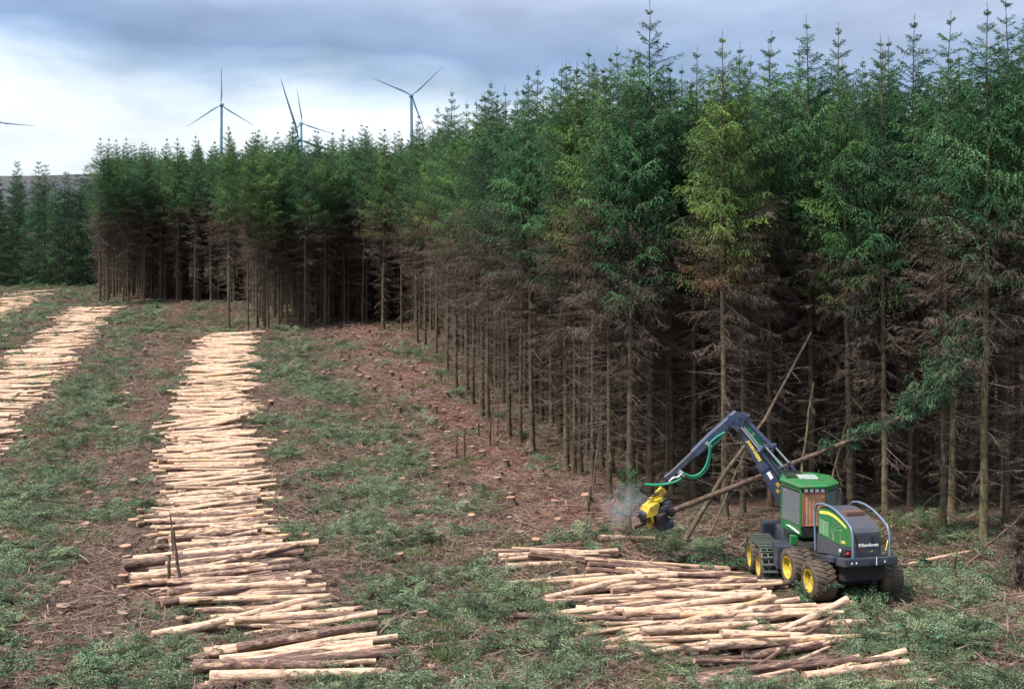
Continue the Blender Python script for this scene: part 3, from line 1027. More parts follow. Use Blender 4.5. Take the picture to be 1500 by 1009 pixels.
def rest_log(cx, cy_, ang, L, r):
    """Lay a log on ground and on the logs below it; returns end points."""
    dx, dy = math.cos(ang), math.sin(ang)
    ts = np.linspace(-L / 2, L / 2, max(12, int(L / 0.18)))
    xs = cx + dx * ts; ys = cy_ + dy * ts
    g = ground_z(xs, ys) - 0.03
    hs = g.copy()
    for i in range(len(ts)):
        m = -9
        for o in (-0.6 * r, 0, 0.6 * r):
            v = h_at(xs[i] - dy * o, ys[i] + dx * o)
            if v is not None: m = max(m, v)
        if m > -9: hs[i] = max(hs[i], g[i] + (m - g[i]) * 0.62)
    # supporting line: two contacts on either side of the middle
    best = None
    lft = [i for i in range(len(ts)) if ts[i] <= 0]; rgt = [i for i in range(len(ts)) if ts[i] > 0]
    # upper hull edge crossing t = 0
    lo = None
    for i in lft:
        for j in rgt:
            b = (hs[j] - hs[i]) / (ts[j] - ts[i]); a = hs[i] - b * ts[i]
            if lo is None or a > lo[0]: lo = (a, b)
    a, b = lo
    b = max(-0.14, min(0.14, b))
    z = a + r * 0.93
    for i in range(len(ts)):
        top = z + b * ts[i] + r * 0.85
        for o in np.arange(-r, r + 0.01, CELL * 0.8):
            k = (int((xs[i] - dy * o - HX0) / CELL), int((ys[i] + dx * o - HY0) / CELL))
            hh = top - r * 0.85 + math.sqrt(max(0.0, r * r - o * o)) * 0.9
            if HF.get(k, -9) < hh: HF[k] = hh
    return Vector((cx - dx * L / 2, cy_ - dy * L / 2, z - b * L / 2)), b


LOGS = []   # (start, angle, slope, L, r, bark, label, group)


def add_log(cx, cy_, ang, L, r, bark, where, label=None):
    st, b = rest_log(cx, cy_, ang, L, r)
    LOGS.append(dict(st=st, ang=ang, b=b, L=L, r=r, bark=bark, where=where, label=label, Y=cy_, X=cx))


def pin_log(x1, y1, x2, y2, r, bark, label, where):
    a = G(x1, y1); b = G(x2, y2)
    add_log((a.x + b.x) / 2, (a.y + b.y) / 2, math.atan2(b.y - a.y, b.x - a.x), (b - a).length, r, bark, where, label)


def row_xy(p, q):
    """p along the row from the near end (m), q across it from the middle row."""
    x0, y0 = -5.4, 33.0
    return x0 - 0.216 * p + 0.976 * q, y0 + 0.976 * p + 0.216 * q


def fill_row(p0, p1, qc, qsd, per_m, where, L=(3.6, 5.1), rr=(0.05, 0.115), skip=None, asd=0.115, bark=0.50):
    p = p0
    ang0 = math.atan2(0.216, 0.976) + 0.05
    todo = []
    cluster = random.gauss(0, 0.04)
    while p < p1:
        if random.random() < 0.12: cluster = random.gauss(0, 0.10)
        q = qc(p) + random.gauss(0, qsd)
        x, y = row_xy(p, q)
        if not (skip and skip(p)):
            l = random.uniform(*L) if random.random() > 0.12 else random.uniform(2.4, 3.2)
            a = ang0 + cluster + random.gauss(0, asd)
            if random.random() < 0.07: a += random.choice([-.35, -.2, .25, .35, .5])
            bk = min(1, max(0, random.gauss(bark, 0.24)))
            if random.random() < 0.10: bk = random.uniform(0.75, 1.0)
            todo.append((x, y, a + (math.pi if random.random() < .4 else 0), l, random.uniform(*rr), bk, where))
        p += random.expovariate(per_m)
    random.shuffle(todo)
    for t in todo: add_log(*t)


def build_logs():
    random.seed(21)
    mid = 'long middle log row'
    near = 'near right log pile'
    pin_log(978, 1001, 1182, 998, 0.165, 0.72, 'thick half dark log lying at the front of the near pile', near)
    pin_log(1192, 992, 1326, 964, 0.13, 0.35, 'upper of two thick slanting logs at the corner of the near pile', near)
    pin_log(1178, 1003, 1330, 975, 0.13, 0.45, 'lower of two thick slanting logs at the corner of the near pile', near)
    pin_log(1258, 1002, 1372, 1008, 0.09, 0.05, 'pale slim log running off the corner of the near pile', near)
    pin_log(878, 797, 958, 783, 0.12, 0.05, 'clean pale freshly cut log on the ground below the harvesting head', near)
    pin_log(742, 841, 886, 827, 0.11, 0.45, 'mottled log set apart from the pile at the end nearest the stumps', near)
    pin_log(702, 817, 905, 813, 0.07, 0.25, 'long slim log at the very back of the near pile', near)
    pin_log(1300, 805, 1436, 792, 0.06, 0.10, 'thin pale stem lying on the forest floor behind the harvester', 'forest floor')
    pin_log(1478, 962, 1510, 974, 0.10, 0.10, 'short pale log end at the margin of the brash right of the pile', 'forest floor')
    # rows
    random.seed(5)
    qa = lambda p: float(np.interp(p, [0, 5, 7, 9, 14, 28, 40, 54, 78, 90], [.15, .2, -.3, -1.6, -1.6, -1.75, -1.87, -1.35, -.55, 0])) + 0.25 * math.sin(p * 0.6)
    fill_row(1.0, 88, qa, 0.34, 6.2, mid, L=(3.1, 4.6), skip=lambda p: 6.0 < p < 6.8)
    fill_row(0.3, 3.5, lambda p: .1, 0.35, 3.6, mid, L=(3.6, 4.7), rr=(.085, .14))
    fill_row(7.6, 13, qa, 0.5, 2.0, mid, L=(3.2, 4.6), rr=(.07, .12), asd=.12)
    fill_row(6, 84, qa, 0.7, 0.8, mid, L=(2.4, 4.0), asd=0.25)
    fill_row(22, 120, lambda p: -13.9 + 0.3 * math.sin(p * 0.4), 0.45, 4.0, 'second log row at the left', bark=0.42)
    fill_row(104, 152, lambda p: -23.7 + 0.3 * math.sin(p * 0.3), 0.6, 2.2, 'farthest log row at the left')
    for qq, p0, p1, d in ((9.6, -0.6, 10.8, 3.0), (12.7, -1.9, 8.8, 3.4), (11.2, -1.9, 9.8, 2.2)):
        fill_row(p0, p1, lambda p, qq=qq: qq + max(0, 3 - p) * (.35 if qq < 10 else .12) + 0.3 * math.sin(p), 0.5, d, near, L=(3.2, 4.9), asd=0.12, bark=0.42, rr=(.05, .12))

    pin_log(283, 992, 476, 990, 0.17, 0.72, 'thick log with a dark butt at the near end of the middle row', mid)
    pin_log(308, 1004, 566, 997, 0.155, 0.30, 'orange and pale peeled log lowest in the picture in the middle row', mid)
    pin_log(182, 846, 368, 832, 0.15, 0.85, 'dark barked long log jutting left from the middle row, upper of two', mid)
    pin_log(192, 858, 366, 847, 0.15, 0.50, 'half peeled long log lying just in front of the dark jutting log', mid)
    pin_log(222, 936, 440, 898, 0.10, 0.25, 'slim log slanting across the gap in the middle row beside the white one', mid)
    pin_log(252, 938, 456, 888, 0.125, 0.0, 'whitest clean peeled log slanting across the gap in the middle row', mid)
    def bins(l):
        look = 'clean pale' if l['bark'] < 0.25 else ('partly peeled' if l['bark'] < 0.5 else ('bark-mottled' if l['bark'] < 0.75 else 'dark barked'))
        size = 'thick' if l['r'] > 0.125 else ('medium' if l['r'] > 0.1 else 'slim')
        return look.replace(' log', ''), size
    for l in LOGS: l['size'] = l['L'] * 2 * l['r'] / l['Y'] ** 2 if l['label'] is None else 99
    inframe = [l for l in LOGS if -0.42 < l['X'] / l['Y'] < 0.42 and l['Y'] > 30.5]
    inframe.sort(key=lambda l: -l['size'])
    ind, rest = inframe[:300], inframe[300:]
    mats = []
    for l in ind:
        me = LOGM[random.randrange(8)]
        o = bpy.data.objects.new('log', me); C.objects.link(o)
        o.location = l['st']
        o.rotation_euler = (random.uniform(0, 6.28), -math.atan(l['b']), l['ang'])
        o.rotation_mode = 'XYZ'
        o.scale = (l['L'], l['r'], l['r'])
        o.color = (l['bark'], random.random(), 0, 1)
        lab = l['label']
        if not lab:
            look, size = bins(l)
            py = HY + F * HC / l['Y']
            if 'middle' in l['where']:
                part = 'nearest stretch' if py > 900 else ('stretch level with the harvester' if py > 780 else ('stretch level with the first trunks' if py > 650 else 'far stretch'))
                lab = '%s %s log, %s of the middle row' % (size, look, part)
            elif 'near right' in l['where']:
                side = 'back part' if py > 0 and l['Y'] > 39.5 else ('middle part' if l['Y'] > 35.5 else 'front part')
                lab = '%s %s log in the %s of the pile near the harvester' % (size, look, side)
            else:
                lab = '%s %s log in the %s' % (size, look, l['where'])
        tag(o, lab, 'log', 'cut logs laid in rows on the brash')
    if rest:
        pts, rot, scl, vid = [], [], [], []
        for l in rest:
            pts.append(l['st'])
            rot.append((random.uniform(0, 6.28), -math.atan(l['b']), l['ang']))
            scl.append((l['L'], l['r'], l['r'])); vid.append(random.randrange(8))
        scatter('distant_logs', LOGM, np.array(pts), vid, np.array(rot), np.array(scl), 'many more small logs in the distant log rows', 'logs', color=(0.33, 0.5, 0))
    print('logs', len(LOGS), 'in frame', len(inframe))


build_logs()

# ------------------------------------------------------------------ stumps
def stump_meshes(seed, r=0.17, h=0.26):
    g = np.random.default_rng(seed)
    n = 18
    a = np.arange(n) * 2 * math.pi / n
    lob = np.sin(a * g.integers(3, 5) + g.uniform(0, 6)) * 0.5 + 0.5
    V = []
    prof = [(-0.20, 3.1, 1.0), (-0.02, 2.1, 0.8), (0.05, 1.5, 0.5), (h * .55, 1.12, 0.2), (h, 1.0, 0.05)]
    for z, f, l in prof:
        rr = r * (1 + (f - 1) * (0.35 + 0.65 * lob * (1 if l > .1 else 1))) * (1 + g.normal(0, 0.03, n))
        V.append(np.stack([rr * np.cos(a), rr * np.sin(a), np.full(n, z) + ((0.014 * np.sin(a + seed) + g.normal(0, 0.005, n)) if z >= h else 0)], -1))
    V = np.concatenate(V)
    K = len(prof)
    i = np.arange(K - 1)[:, None] * n + np.arange(n); j = np.arange(K - 1)[:, None] * n + (np.arange(n) + 1) % n
    Fq = np.stack([i, j, j + n, i + n], -1).reshape(-1, 4)
    body = np_mesh('stump_bark', V, Fq, [M_BARK], smooth=True)
    top = V[-n:].copy()
    cut = bpy.data.meshes.new('cut_face')
    tl = top * np.array([0.97, 0.97, 1]) + np.array([0, 0, 0.012]); bl = top * np.array([0.97, 0.97, 1]) - np.array([0, 0, 0.02])
    vs = [tuple(p) for p in tl] + [tuple(p) for p in bl]
    cut.from_pydata(vs, [], [tuple(range(n))] + [(i, n + i, n + (i + 1) % n, (i + 1) % n) for i in range(n)])
    cut.materials.append(M_CUT)
    return body, cut


STUMP = [stump_meshes(300 + i, r, h) for i, (r, h) in enumerate(((0.15, 0.24), (0.12, 0.19), (0.18, 0.27), (0.13, 0.15), (0.16, 0.36)))]


STUMP_XY = []


def build_stumps():
    random.seed(11)
    pins = [(95, 868 + 0), (180, 858), (300, 838), (264, 800), (150, 748), (140, 738), (128, 768), (195, 716), (204, 738), (204, 752), (196, 772), (185, 815), (186, 828), (178, 880),
            (247, 883), (264, 907), (178, 908), (92, 895), (82, 922), (182, 1000), (114, 803), (105, 830), (956, 935), (1362, 866), (762, 790), (805, 722), (740, 686), (702, 684), (792, 706),
            (690, 632), (840, 848), (785, 800), (832, 785), (818, 766), (812, 738), (696, 700), (617, 712), (746, 762), (650, 603), (672, 600), (748, 740), (640, 750), (690, 770),
            (1045, 920), (1200, 800), (1398, 828), (884, 862)]
    spots = [tuple(G(*p)[:2]) for p in pins]
    for p in np.arange(0, 118, 2.1):
        for q in np.arange(-27, 16.5, 2.05):
            if (-2.9 < q < 2.9 if p < 8 else -4.6 < q < 1.0) or -16.6 < q < -11 or -27 < q < -22: continue
            pr = 0.97 if 7.6 <= q <= 15 and p > 13 else (0.45 if q > 4 and p > 13 else (0.5 if -6.6 < q < -2.9 else 0.12))
            if p > 95: pr *= 0.7
            if random.random() > pr: continue
            x, y = row_xy(p + random.uniform(-.4, .4), q + random.uniform(-.35, .35))
            if inside(x, y, POLY) or edge_dist(x, y, POLY) < 1.2: continue
            if p < 14 and q > 7 : continue
            if abs(x / y) > 0.385: continue
            if any(math.hypot(x - a, y - b) < 0.9 for a, b in spots): continue
            spots.append((x, y))
    sp = [(x, y, row_q(x, y)) for x, y in spots if not (6.5 < x < 11.5 and 38.5 < y < 47)]
    sp.sort(key=lambda t: t[1])
    STUMP_XY.extend((x, y) for x, y, q in sp)
    cnt = {}
    for x, y, q in sp[:290]:
        v = random.randrange(5)
        z = gz(x, y)
        h = h_at(x, y)
        big = v in (2, 4)
        root = empty('tree_stump', (x, y, z + (0.02 if h is None else 0.0)), random.uniform(0, 6.28))
        s = random.uniform(0.75, 1.15); root.scale = (s, s, s * random.uniform(0.65, 1.2)); root.rotation_euler = (random.gauss(0, .06), random.gauss(0, .06), root.rotation_euler.z)
        zone = 'stump field below the forest edge' if q > 3 else ('strip beside the middle log row' if q > -7 else 'ground beyond the left log row')
        if h is not None: continue_ = True
        cnt[zone] = cnt.get(zone, 0) + 1
        tag(root, '%s tree stump with pale sawn top, %s in the %s' % ('tall' if v == 4 else ('broad' if v == 2 else 'low'), ordi(cnt[zone]), zone), 'tree stump', 'sawn stumps left on the felled ground')
        a = bpy.data.objects.new('stump_bark', STUMP[v][0]); C.objects.link(a); a.parent = root; a.color = (random.random() * .15, 0, 0, 1)
        b = bpy.data.objects.new('cut_face', STUMP[v][1]); C.objects.link(b); b.parent = root


build_stumps()

# ------------------------------------------------------------------ brash, grass, twigs (nobody could count them)
def brash_proto(seed, green=True, n=13, size=0.62):
    g = np.random.default_rng(seed)
    base = np.stack([g.uniform(-size, size, n), g.uniform(-size, size, n), g.uniform(0.0, 0.16, n)], -1)
    az = g.uniform(0, 6.28, n)
    L = g.uniform(0.5, 1.0, n) * size * 1.6
    e0 = g.uniform(-0.05, 0.55, n); e1 = g.uniform(-0.5, 0.1, n)
    if green:
        parts = foliage(base, az, L, e0, e1, g, nb=10, ns=6, leaf=(0.06, 0.105), lw=0.027, droop=0.1, tint0=g.uniform(0.1, 1.0, n), spread=0.40, fade=g.uniform(0, .35, n))
    else:
        parts = dead_twigs(base, az, L, e0, e1, g, 16, 0.016, hang=0.0)
    V, Fq, T, mi = merge(parts)
    V[:, 2] = np.maximum(V[:, 2], -0.03)
    return np_mesh('brash', V, Fq, [M_BRASH if green else M_DRY, M_DRY], mi, attrs={'tint': T})


def grass_proto(seed, n=240, size=0.42):
    g = np.random.default_rng(seed)
    p = np.stack([g.normal(0, size * .5, n), g.normal(0, size * .5, n), np.full(n, -0.02)], -1)
    d = norm(np.stack([g.normal(0, 0.55, n), g.normal(0, 0.55, n), np.ones(n)], -1))
    s = norm(np.cross(d, g.normal(0, 1, (n, 3))))
    V, Fq, T = blades(p, d, s, g.uniform(0.10, 0.30, n), np.full(n, 0.016), g.uniform(0, 1, n))
    return np_mesh('grass', V, Fq, [M_GRASS], attrs={'tint': T})


def stick_proto(seed, pale):
    g = np.random.default_rng(seed)
    mb = MB()
    for k in range(5 if pale else 7):
        x, y = g.uniform(-.6, .6, 2); a = g.uniform(0, 6.28); l = g.uniform(0.15, 0.6) if pale else g.uniform(.5, 1.3)
        z = g.uniform(0.02, 0.12)
        p = Vector((x, y, z)); q = p + Vector((math.cos(a) * l, math.sin(a) * l, g.uniform(-.05, .12)))
        mid = (p + q) / 2 + Vector(g.normal(0, 0.03, 3))
        r = g.uniform(0.008, 0.024)
        mb.tube([p, mid, q], [r, r * .8, r * .4], 5)
    me = bpy.data.meshes.new('sticks')
    me.from_pydata(mb.v, [], mb.f)
    me.materials.append(M_CHIP if pale else M_DRY)
    at = me.attributes.new('tint', 'FLOAT', 'POINT'); at.data.foreach_set('value', g.uniform(0.4, 1, len(mb.v)).astype(np.float32))
    return me


def fern_proto(seed, n=60):
    """Brown needle litter and broken twiglets pressed to the soil."""
    g = np.random.default_rng(seed)
    p = np.stack([g.uniform(-.6, .6, n), g.uniform(-.6, .6, n), g.uniform(0.0, 0.05, n)], -1)
    a = g.uniform(0, 6.28, n)
    d = norm(np.stack([np.cos(a), np.sin(a), g.normal(0, 0.12, n)], -1))
    s = norm(np.cross(d, g.normal(0, .4, (n, 3)) + np.array([0, 0, 1.0])))
    V, Fq, T = blades(p, d, s, g.uniform(0.12, 0.5, n), g.uniform(0.01, 0.03, n), g.uniform(0.2, 1, n))
    return np_mesh('litter', V, Fq, [M_DRY], attrs={'tint': T})


def scrap_proto(seed):
    g = np.random.default_rng(seed)
    mb = MB()
    for k in range(7):
        x, y = g.uniform(-.5, .5, 2); a = g.uniform(0, 6.28); l = g.uniform(.08, .32); w = g.uniform(.03, .08)
        M_ = Matrix.Translation((x, y, g.uniform(.01, .07))) @ Matrix.Rotation(a, 4, 'Z') @ Matrix.Rotation(g.normal(0, .3), 4, 'Y') @ Matrix.Rotation(g.normal(0, .5), 4, 'X')
        mb.box((-l / 2, -w / 2, -.008), (l / 2, w / 2, .012), M_)
    me = bpy.data.meshes.new('scraps'); me.from_pydata(mb.v, [], mb.f)
    for v in me.vertices: v.co += Vector(g.normal(0, .008, 3))
    me.materials.append(M_SCRAP)
    return me


def build_brash():
    g = np.random.default_rng(3)
    green = [brash_proto(400 + i, True) for i in range(6)]
    brown = [brash_proto(420 + i, False, 12) for i in range(4)]
    grass = [grass_proto(440 + i) for i in range(4)]
    sticks = [stick_proto(460 + i, False) for i in range(4)]
    pale = [stick_proto(480 + i, True) for i in range(4)]
    lit = [fern_proto(500 + i) for i in range(4)]

    def cand(n, y0=30.5, y1=185, pw=1.0):
        # roughly even over the ground, thinner with distance
        u = g.random(n)
        y = (y0 ** (2 - pw) + u * (y1 ** (2 - pw) - y0 ** (2 - pw))) ** (1 / (2 - pw))
        x = g.uniform(-0.43, 0.43, n) * y
        return x, y

    SX = np.array(STUMP_XY)

    def free(x, y):
        ok = np.ones(len(x), bool)
        for a_ in range(0, len(x), 2000):
            d_ = (x[a_:a_ + 2000, None] - SX[None, :, 0]) ** 2 + ((y[a_:a_ + 2000, None] - SX[None, :, 1] + .25) * .8) ** 2
            ok[a_:a_ + 2000] = d_.min(1) > .42 ** 2
        for i in range(len(x)):
            h = HF.get((int((x[i] - HX0) / CELL), int((y[i] - HY0) / CELL)))
            if h is not None: ok[i] = False
            elif g.random() < .8 and any((int((x[i] + a_ - HX0) / CELL), int((y[i] + b_ - HY0) / CELL)) in HF for a_, b_ in ((.35, 0), (-.35, 0), (0, .3), (0, -.35), (.2, -.5))): ok[i] = False
            elif 6.9 < x[i] < 11.8 and 38.6 < y[i] < 46.5: ok[i] = False
            elif y[i] > 44 and inside(x[i], y[i], POLY) and edge_dist(x[i], y[i], POLY) > 0.8: ok[i] = False
        return ok

    def mat_strip(x, y):
        """Where the machine laid its brash mats, 0..1."""
        q = row_q(x, y)
        m = np.exp(-((q + 8.6) / 1.9) ** 2) + np.exp(-((q - 4.2) / 2.3) ** 2) + 0.9 * np.exp(-((q + 19.5) / 2.4) ** 2) + 0.7 * np.exp(-((q + 26) / 3) ** 2)
        m += 0.8 * np.exp(-((q - 16.5) / 2.2) ** 2) * (y < 44)
        m += 0.45 * (y < 40)
        m -= 0.9 * np.exp(-((q - 11) / 2.4) ** 2) * (y > 47) + 0.7 * np.exp(-((q + 5.4) / 0.9) ** 2)
        return np.clip(m * 0.75 + 0.20 + 1.0 * vnoise(x / 2.6, y / 2.6, 31) + 0.9 * vnoise(x / 1.1, y / 1.1, 32) - 0.08, 0, 1)

    def put(name, protos, n, fn, sc_, label, cat, pw=1.0, tilt=0.15, zoff=0.0, color=(1, 1, 1)):
        x, y = cand(n, pw=pw)
        k = (g.random(n) < fn(x, y)) & free(x, y)
        x, y = x[k], y[k]
        z = ground_z(x, y) + zoff * np.clip(vnoise(x / 1.6, y / 1.6, 77) + .3, 0, 1) * g.random(len(x))
        m = len(x)
        rot = np.stack([g.normal(0, tilt, m), g.normal(0, tilt, m), g.uniform(0, 6.28, m)], -1)
        s = g.uniform(*sc_, m) * (1 + 0.35 * sstep(60, 150, y))
        scatter(name, protos, np.stack([x, y, z], -1), g.integers(0, len(protos), m), rot, np.stack([s, s, s * 0.8], -1), label, cat, color=color)
        print(name, m)

    put('green_brash', green, 44000, lambda x, y: mat_strip(x, y) ** 1.6 * 0.62, (0.4, 0.95), 'cut green spruce tops and branches strewn over the ground', 'brash', 1.15, tilt=.28, zoff=.32)
    put('brown_brash', brown, 24000, lambda x, y: (0.55 + 0.45 * (1 - mat_strip(x, y))) * (1 - .65 * np.exp(-((row_q(x, y) - 11) / 2.6) ** 2) * (y > 47)), (0.35, 0.9), 'dry brown branches strewn over the ground', 'brash', 1.15)
    put('grass', grass, 17000, lambda x, y: np.clip(0.15 + 0.9 * vnoise(x / 4.5, y / 4.5, 41), 0, 1) * (1 - 0.8 * np.exp(-((row_q(x, y) - 11) / 2.6) ** 2) * (y > 47)), (0.7, 1.5), 'rough grass growing through the brash', 'grass', 1.1)
    put('dead_sticks', sticks, 16000, lambda x, y: 0.6 + 0 * x, (0.5, 1.2), 'loose dead sticks among the brash', 'sticks', 1.15)
    put('pale_splinters', pale, 9000, lambda x, y: 0.30 + 0.3 * vnoise(x / 3, y / 3, 51), (0.25, 0.7), 'pale torn splinters of fresh wood', 'wood splinters', 1.2)
    n = 260
    c_ = G(925, 795)
    x = g.normal(c_.x, 1.3, n); y = g.normal(c_.y, 1.1, n)
    scatter('saw_chips', pale, np.stack([x, y, ground_z(x, y)], -1), g.integers(0, 4, n), np.stack([g.normal(0, .2, n), g.normal(0, .2, n), g.uniform(0, 6.28, n)], -1),
            np.repeat(g.uniform(.08, .3, n)[:, None], 3, 1), 'fresh pale wood chips thrown on the ground under the harvesting head', 'wood chips')
    scraps = [scrap_proto(520 + i) for i in range(4)]
    put('bark_scraps', scraps, 12000, lambda x, y: 0.25 + 0.5 * np.exp(-((row_q(x, y) - 10.5) / 3.2) ** 2) + 0.4 * np.exp(-((row_q(x, y) + 5.4) / 1.2) ** 2), (0.5, 1.3), 'reddish scraps of bark and broken branch wood', 'bark scraps', 1.2)
    put('needle_litter', lit, 18000, lambda x, y: 0.75 * (1 - .65 * np.exp(-((row_q(x, y) - 11) / 2.6) ** 2) * (y > 47)), (0.7, 1.4), 'brown needle and twig litter on the soil', 'litter', 1.15)
    # floor just inside the wood
    n = 2600
    x = g.uniform(-16, 26, n); y = g.uniform(44, 130, n)
    k = np.array([inside(a, b, POLY) and edge_dist(a, b, POLY) < 9 and abs(a / b) < 0.42 for a, b in zip(x, y)])
    x, y = x[k], y[k]; m = len(x)
    scatter('forest_litter', brown + lit + green[:1], np.stack([x, y, ground_z(x, y)], -1), g.choice(9, m, p=[.12, .12, .12, .12, .12, .12, .12, .1, .06]),
            np.stack([g.normal(0, .1, m), g.normal(0, .1, m), g.uniform(0, 6.28, m)], -1), np.repeat(g.uniform(0.5, 1.2, m)[:, None], 3, 1),
            'dead twigs and litter under the standing spruces', 'litter')


build_brash()


def pile(name, px, py, w, h, n, label, cat, green=True, seed=0):
    """A single heap of fresh branches as one countable thing."""
    g = np.random.default_rng(900 + seed)
    p = G(px, py)
    b = np.stack([g.normal(0, w, n), g.normal(0, w * .6, n), np.abs(g.normal(0, h * .5, n))], -1)
    fo = foliage(b, g.uniform(0, 6.28, n), g.uniform(.6, 1.3, n), g.uniform(-.1, .7, n), g.uniform(-.7, .1, n), g, nb=10, ns=6, leaf=(.07, .13), lw=.036, droop=.2,
                 tint0=g.uniform(.1, .8, n), spread=.36)
    V, Fq, T, mi = merge(fo)
    V[:, 2] = np.maximum(V[:, 2], -0.05)
    o = bpy.data.objects.new(name, np_mesh(name, V, Fq, [M_BRASH, M_TWIG], mi, attrs={'tint': T})); C.objects.link(o)
    o.location = (p.x, p.y, gz(p.x, p.y)); o.color = (0.85, 1.0, 1.0, 1)
    tag(o, label, cat, 'heaps of fresh green branches')


pile('branch_heap', 1238, 872, 0.75, 0.35, 46, 'green branch heap in front of the harvester rear axle', 'branch heap', seed=1)
pile('branch_heap', 1372, 838, 0.9, 0.55, 60, 'green branch heap just right of the harvester rear wheels', 'branch heap', seed=2)
pile('branch_heap', 990, 800, 1.2, 0.25, 40, 'green branches dropped under the harvesting head', 'branch heap', seed=3)
pile('branch_heap', 1435, 945, 1.0, 0.3, 36, 'bright green branch heap in the open ground right of the log pile', 'branch heap', seed=4)
pile('branch_heap', 60, 985, 1.3, 0.3, 46, 'green branch heap at the near end of the ground left of all logs', 'branch heap', seed=5)


# ------------------------------------------------------------------ leaning, felled and broken stems
def stem(name, pts, r0, r1, label, cat, tone=0.4, twigs=0, tw_from=0.2, seed=0, cut_end=False):
    g = np.random.default_rng(700 + seed)
    o0 = Vector(pts[0])
    root = empty(name, o0)
    tag(root, label, cat)
    mb = MB()
    P_ = [Vector(p) for p in pts]
    if len(P_) == 2:
        P_ = [P_[0].lerp(P_[1], t) + (Vector(g.normal(0, 0.004 * (P_[1] - P_[0]).length + 0.003, 3)) if 0 < t < 1 else Vector((0, 0, 0))) for t in np.linspace(0, 1, 9)]
    n = len(P_)
    mb.tube(P_, [r0 + (r1 - r0) * i / (n - 1) for i in range(n)], 9, cap_m=1)
    o = mb.build('trunk', [M_BARK, M_CUT], root, o0); o.color = (tone, 0, 0, 1)
    if twigs:
        ax = (P_[-1] - P_[0]); L = ax.length; ax = np.array(ax / L)
        t = g.uniform(tw_from, 1, twigs)
        sg_ = np.concatenate([[0], np.cumsum([(P_[i + 1] - P_[i]).length for i in range(len(P_) - 1)])])
        pa_ = np.array([tuple(p - o0) for p in P_])
        base = np.stack([np.interp(t * sg_[-1], sg_, pa_[:, k]) for k in range(3)], -1)
        # branches lean towards the tip, around the stem
        az = g.uniform(0, 6.28, twigs)
        el = g.uniform(-0.7, 0.5, twigs)
        parts = dead_twigs(base, az, g.uniform(0.3, 1.1, twigs), el, el - 0.1, g, 7, 0.011, hang=0.2)
        V, Fq, T, mi = merge(parts)
        d = bpy.data.objects.new('dead_branchwork', np_mesh('dead_branchwork', V, Fq, [M_TWIG], attrs={'tint': T})); C.objects.link(d); d.parent = root
    return root


Y1 = 45.1
HT0, HT1 = P(927, 771, Y1), P(1115, 697, 46.6)


def build_held_tree():
    g = np.random.default_rng(77)
    ctl = [HT0, P(1115, 697, 46.6), P(1240, 647, 47.0), P(1320, 610, 47.3), P(1378, 565, 47.5), P(1418, 495, 47.9), P(1440, 420, 48.1)]
    root = stem('felled_spruce', ctl, 0.105, 0.012, 'felled spruce gripped slanting in the harvesting head, its green top caught against the wood', 'felled tree', 0.0, 170, 0.22, 1)
    pts = np.array([tuple(p - HT0) for p in ctl])
    seg = np.concatenate([[0], np.cumsum(np.linalg.norm(np.diff(pts, axis=0), axis=1))]); L = seg[-1]
    n = 170
    t = np.where(g.random(n) < .15, g.uniform(.45, .63, n), g.uniform(0.63, 1.0, n))
    base = np.stack([np.interp(t * L, seg, pts[:, k]) for k in range(3)], -1)
    b2 = np.stack([np.interp(np.minimum(t * L + .3, L + .0), seg, pts[:, k]) for k in range(3)], -1)
    axn = norm(b2 - base + np.array([.01, 0, .02]))
    th = g.uniform(-math.pi, math.pi, n)
    side = np.array([0.0, 1, 0]); up = norm(np.cross(axn, side) * -1)
    d = norm(axn * 0.55 + side * np.sin(th)[:, None] * 0.8 + up * (np.cos(th) * 0.75)[:, None] + np.array([-.22, 0, 0.32]))
    az = np.arctan2(d[:, 1], d[:, 0]); el = np.arcsin(d[:, 2])
    Lb = g.uniform(0.4, 1.55, n) * np.interp(t, [0.45, 0.63, 0.74, 0.9, 1.0], [.35, 0.5, 1.1, 1.05, 0.5])
    V, Fq, T, mi = merge(foliage(base, az, Lb, el + .2, el - 0.6, g, nb=14, ns=9, leaf=(.06, .11), lw=.024, droop=1.0, tint0=g.uniform(.1, .9, n)))
    o = bpy.data.objects.new('crown', np_mesh('crown', V, Fq, [M_NEEDLE, M_TWIG], mi, attrs={'tint': T})); C.objects.link(o); o.parent = root
    o.color = (0.72, 0.66, 0.98, 1)
    tag(o, 'blue-green drooping top')


build_held_tree()
stem('leaning_stem', [P(1003, 783, 47.2) - Vector((0, 0, .2)), P(1062, 692, 48.2), P(1120, 615, 49.3), P(1188, 488, 51)], 0.095, 0.04, 'broken grey stem leaning steeply right behind the harvester boom', 'leaning stem', 0.1, 50, .2, 2)
stem('leaning_stem', [P(1040, 775, 48) - Vector((0, 0, .2)), P(1092, 660, 50)], 0.045, 0.02, 'thin dead stem crossing the thick leaning one behind the boom', 'leaning stem', 0.2, 14, .1, 3)
stem('leaning_stem', [P(1166, 735, 48.6) - Vector((0, 0, .2)), P(1192, 560, 50)], 0.06, 0.025, 'slender leaning stem rising behind the harvester cab roof', 'leaning stem', 0.6, 20, .2, 4)
stem('leaning_stem', [P(1205, 740, 50) - Vector((0, 0, .2)), P(1268, 520, 53)], 0.05, 0.02, 'slender leaning stem behind the gap between cab and rear guard', 'leaning stem', 0.3, 20, .2, 5)
stem('leaning_stem', [P(862, 770, 52) - Vector((0, 0, .2)), P(880, 610, 54)], 0.04, 0.02, 'thin dead stem leaning among trunks left of the harvesting head', 'leaning stem', 0.3, 16, .2, 6)


def gp(px, py, dz=0.0):
    p = G(px, py); return Vector((p.x, p.y, gz(p.x, p.y) + dz))


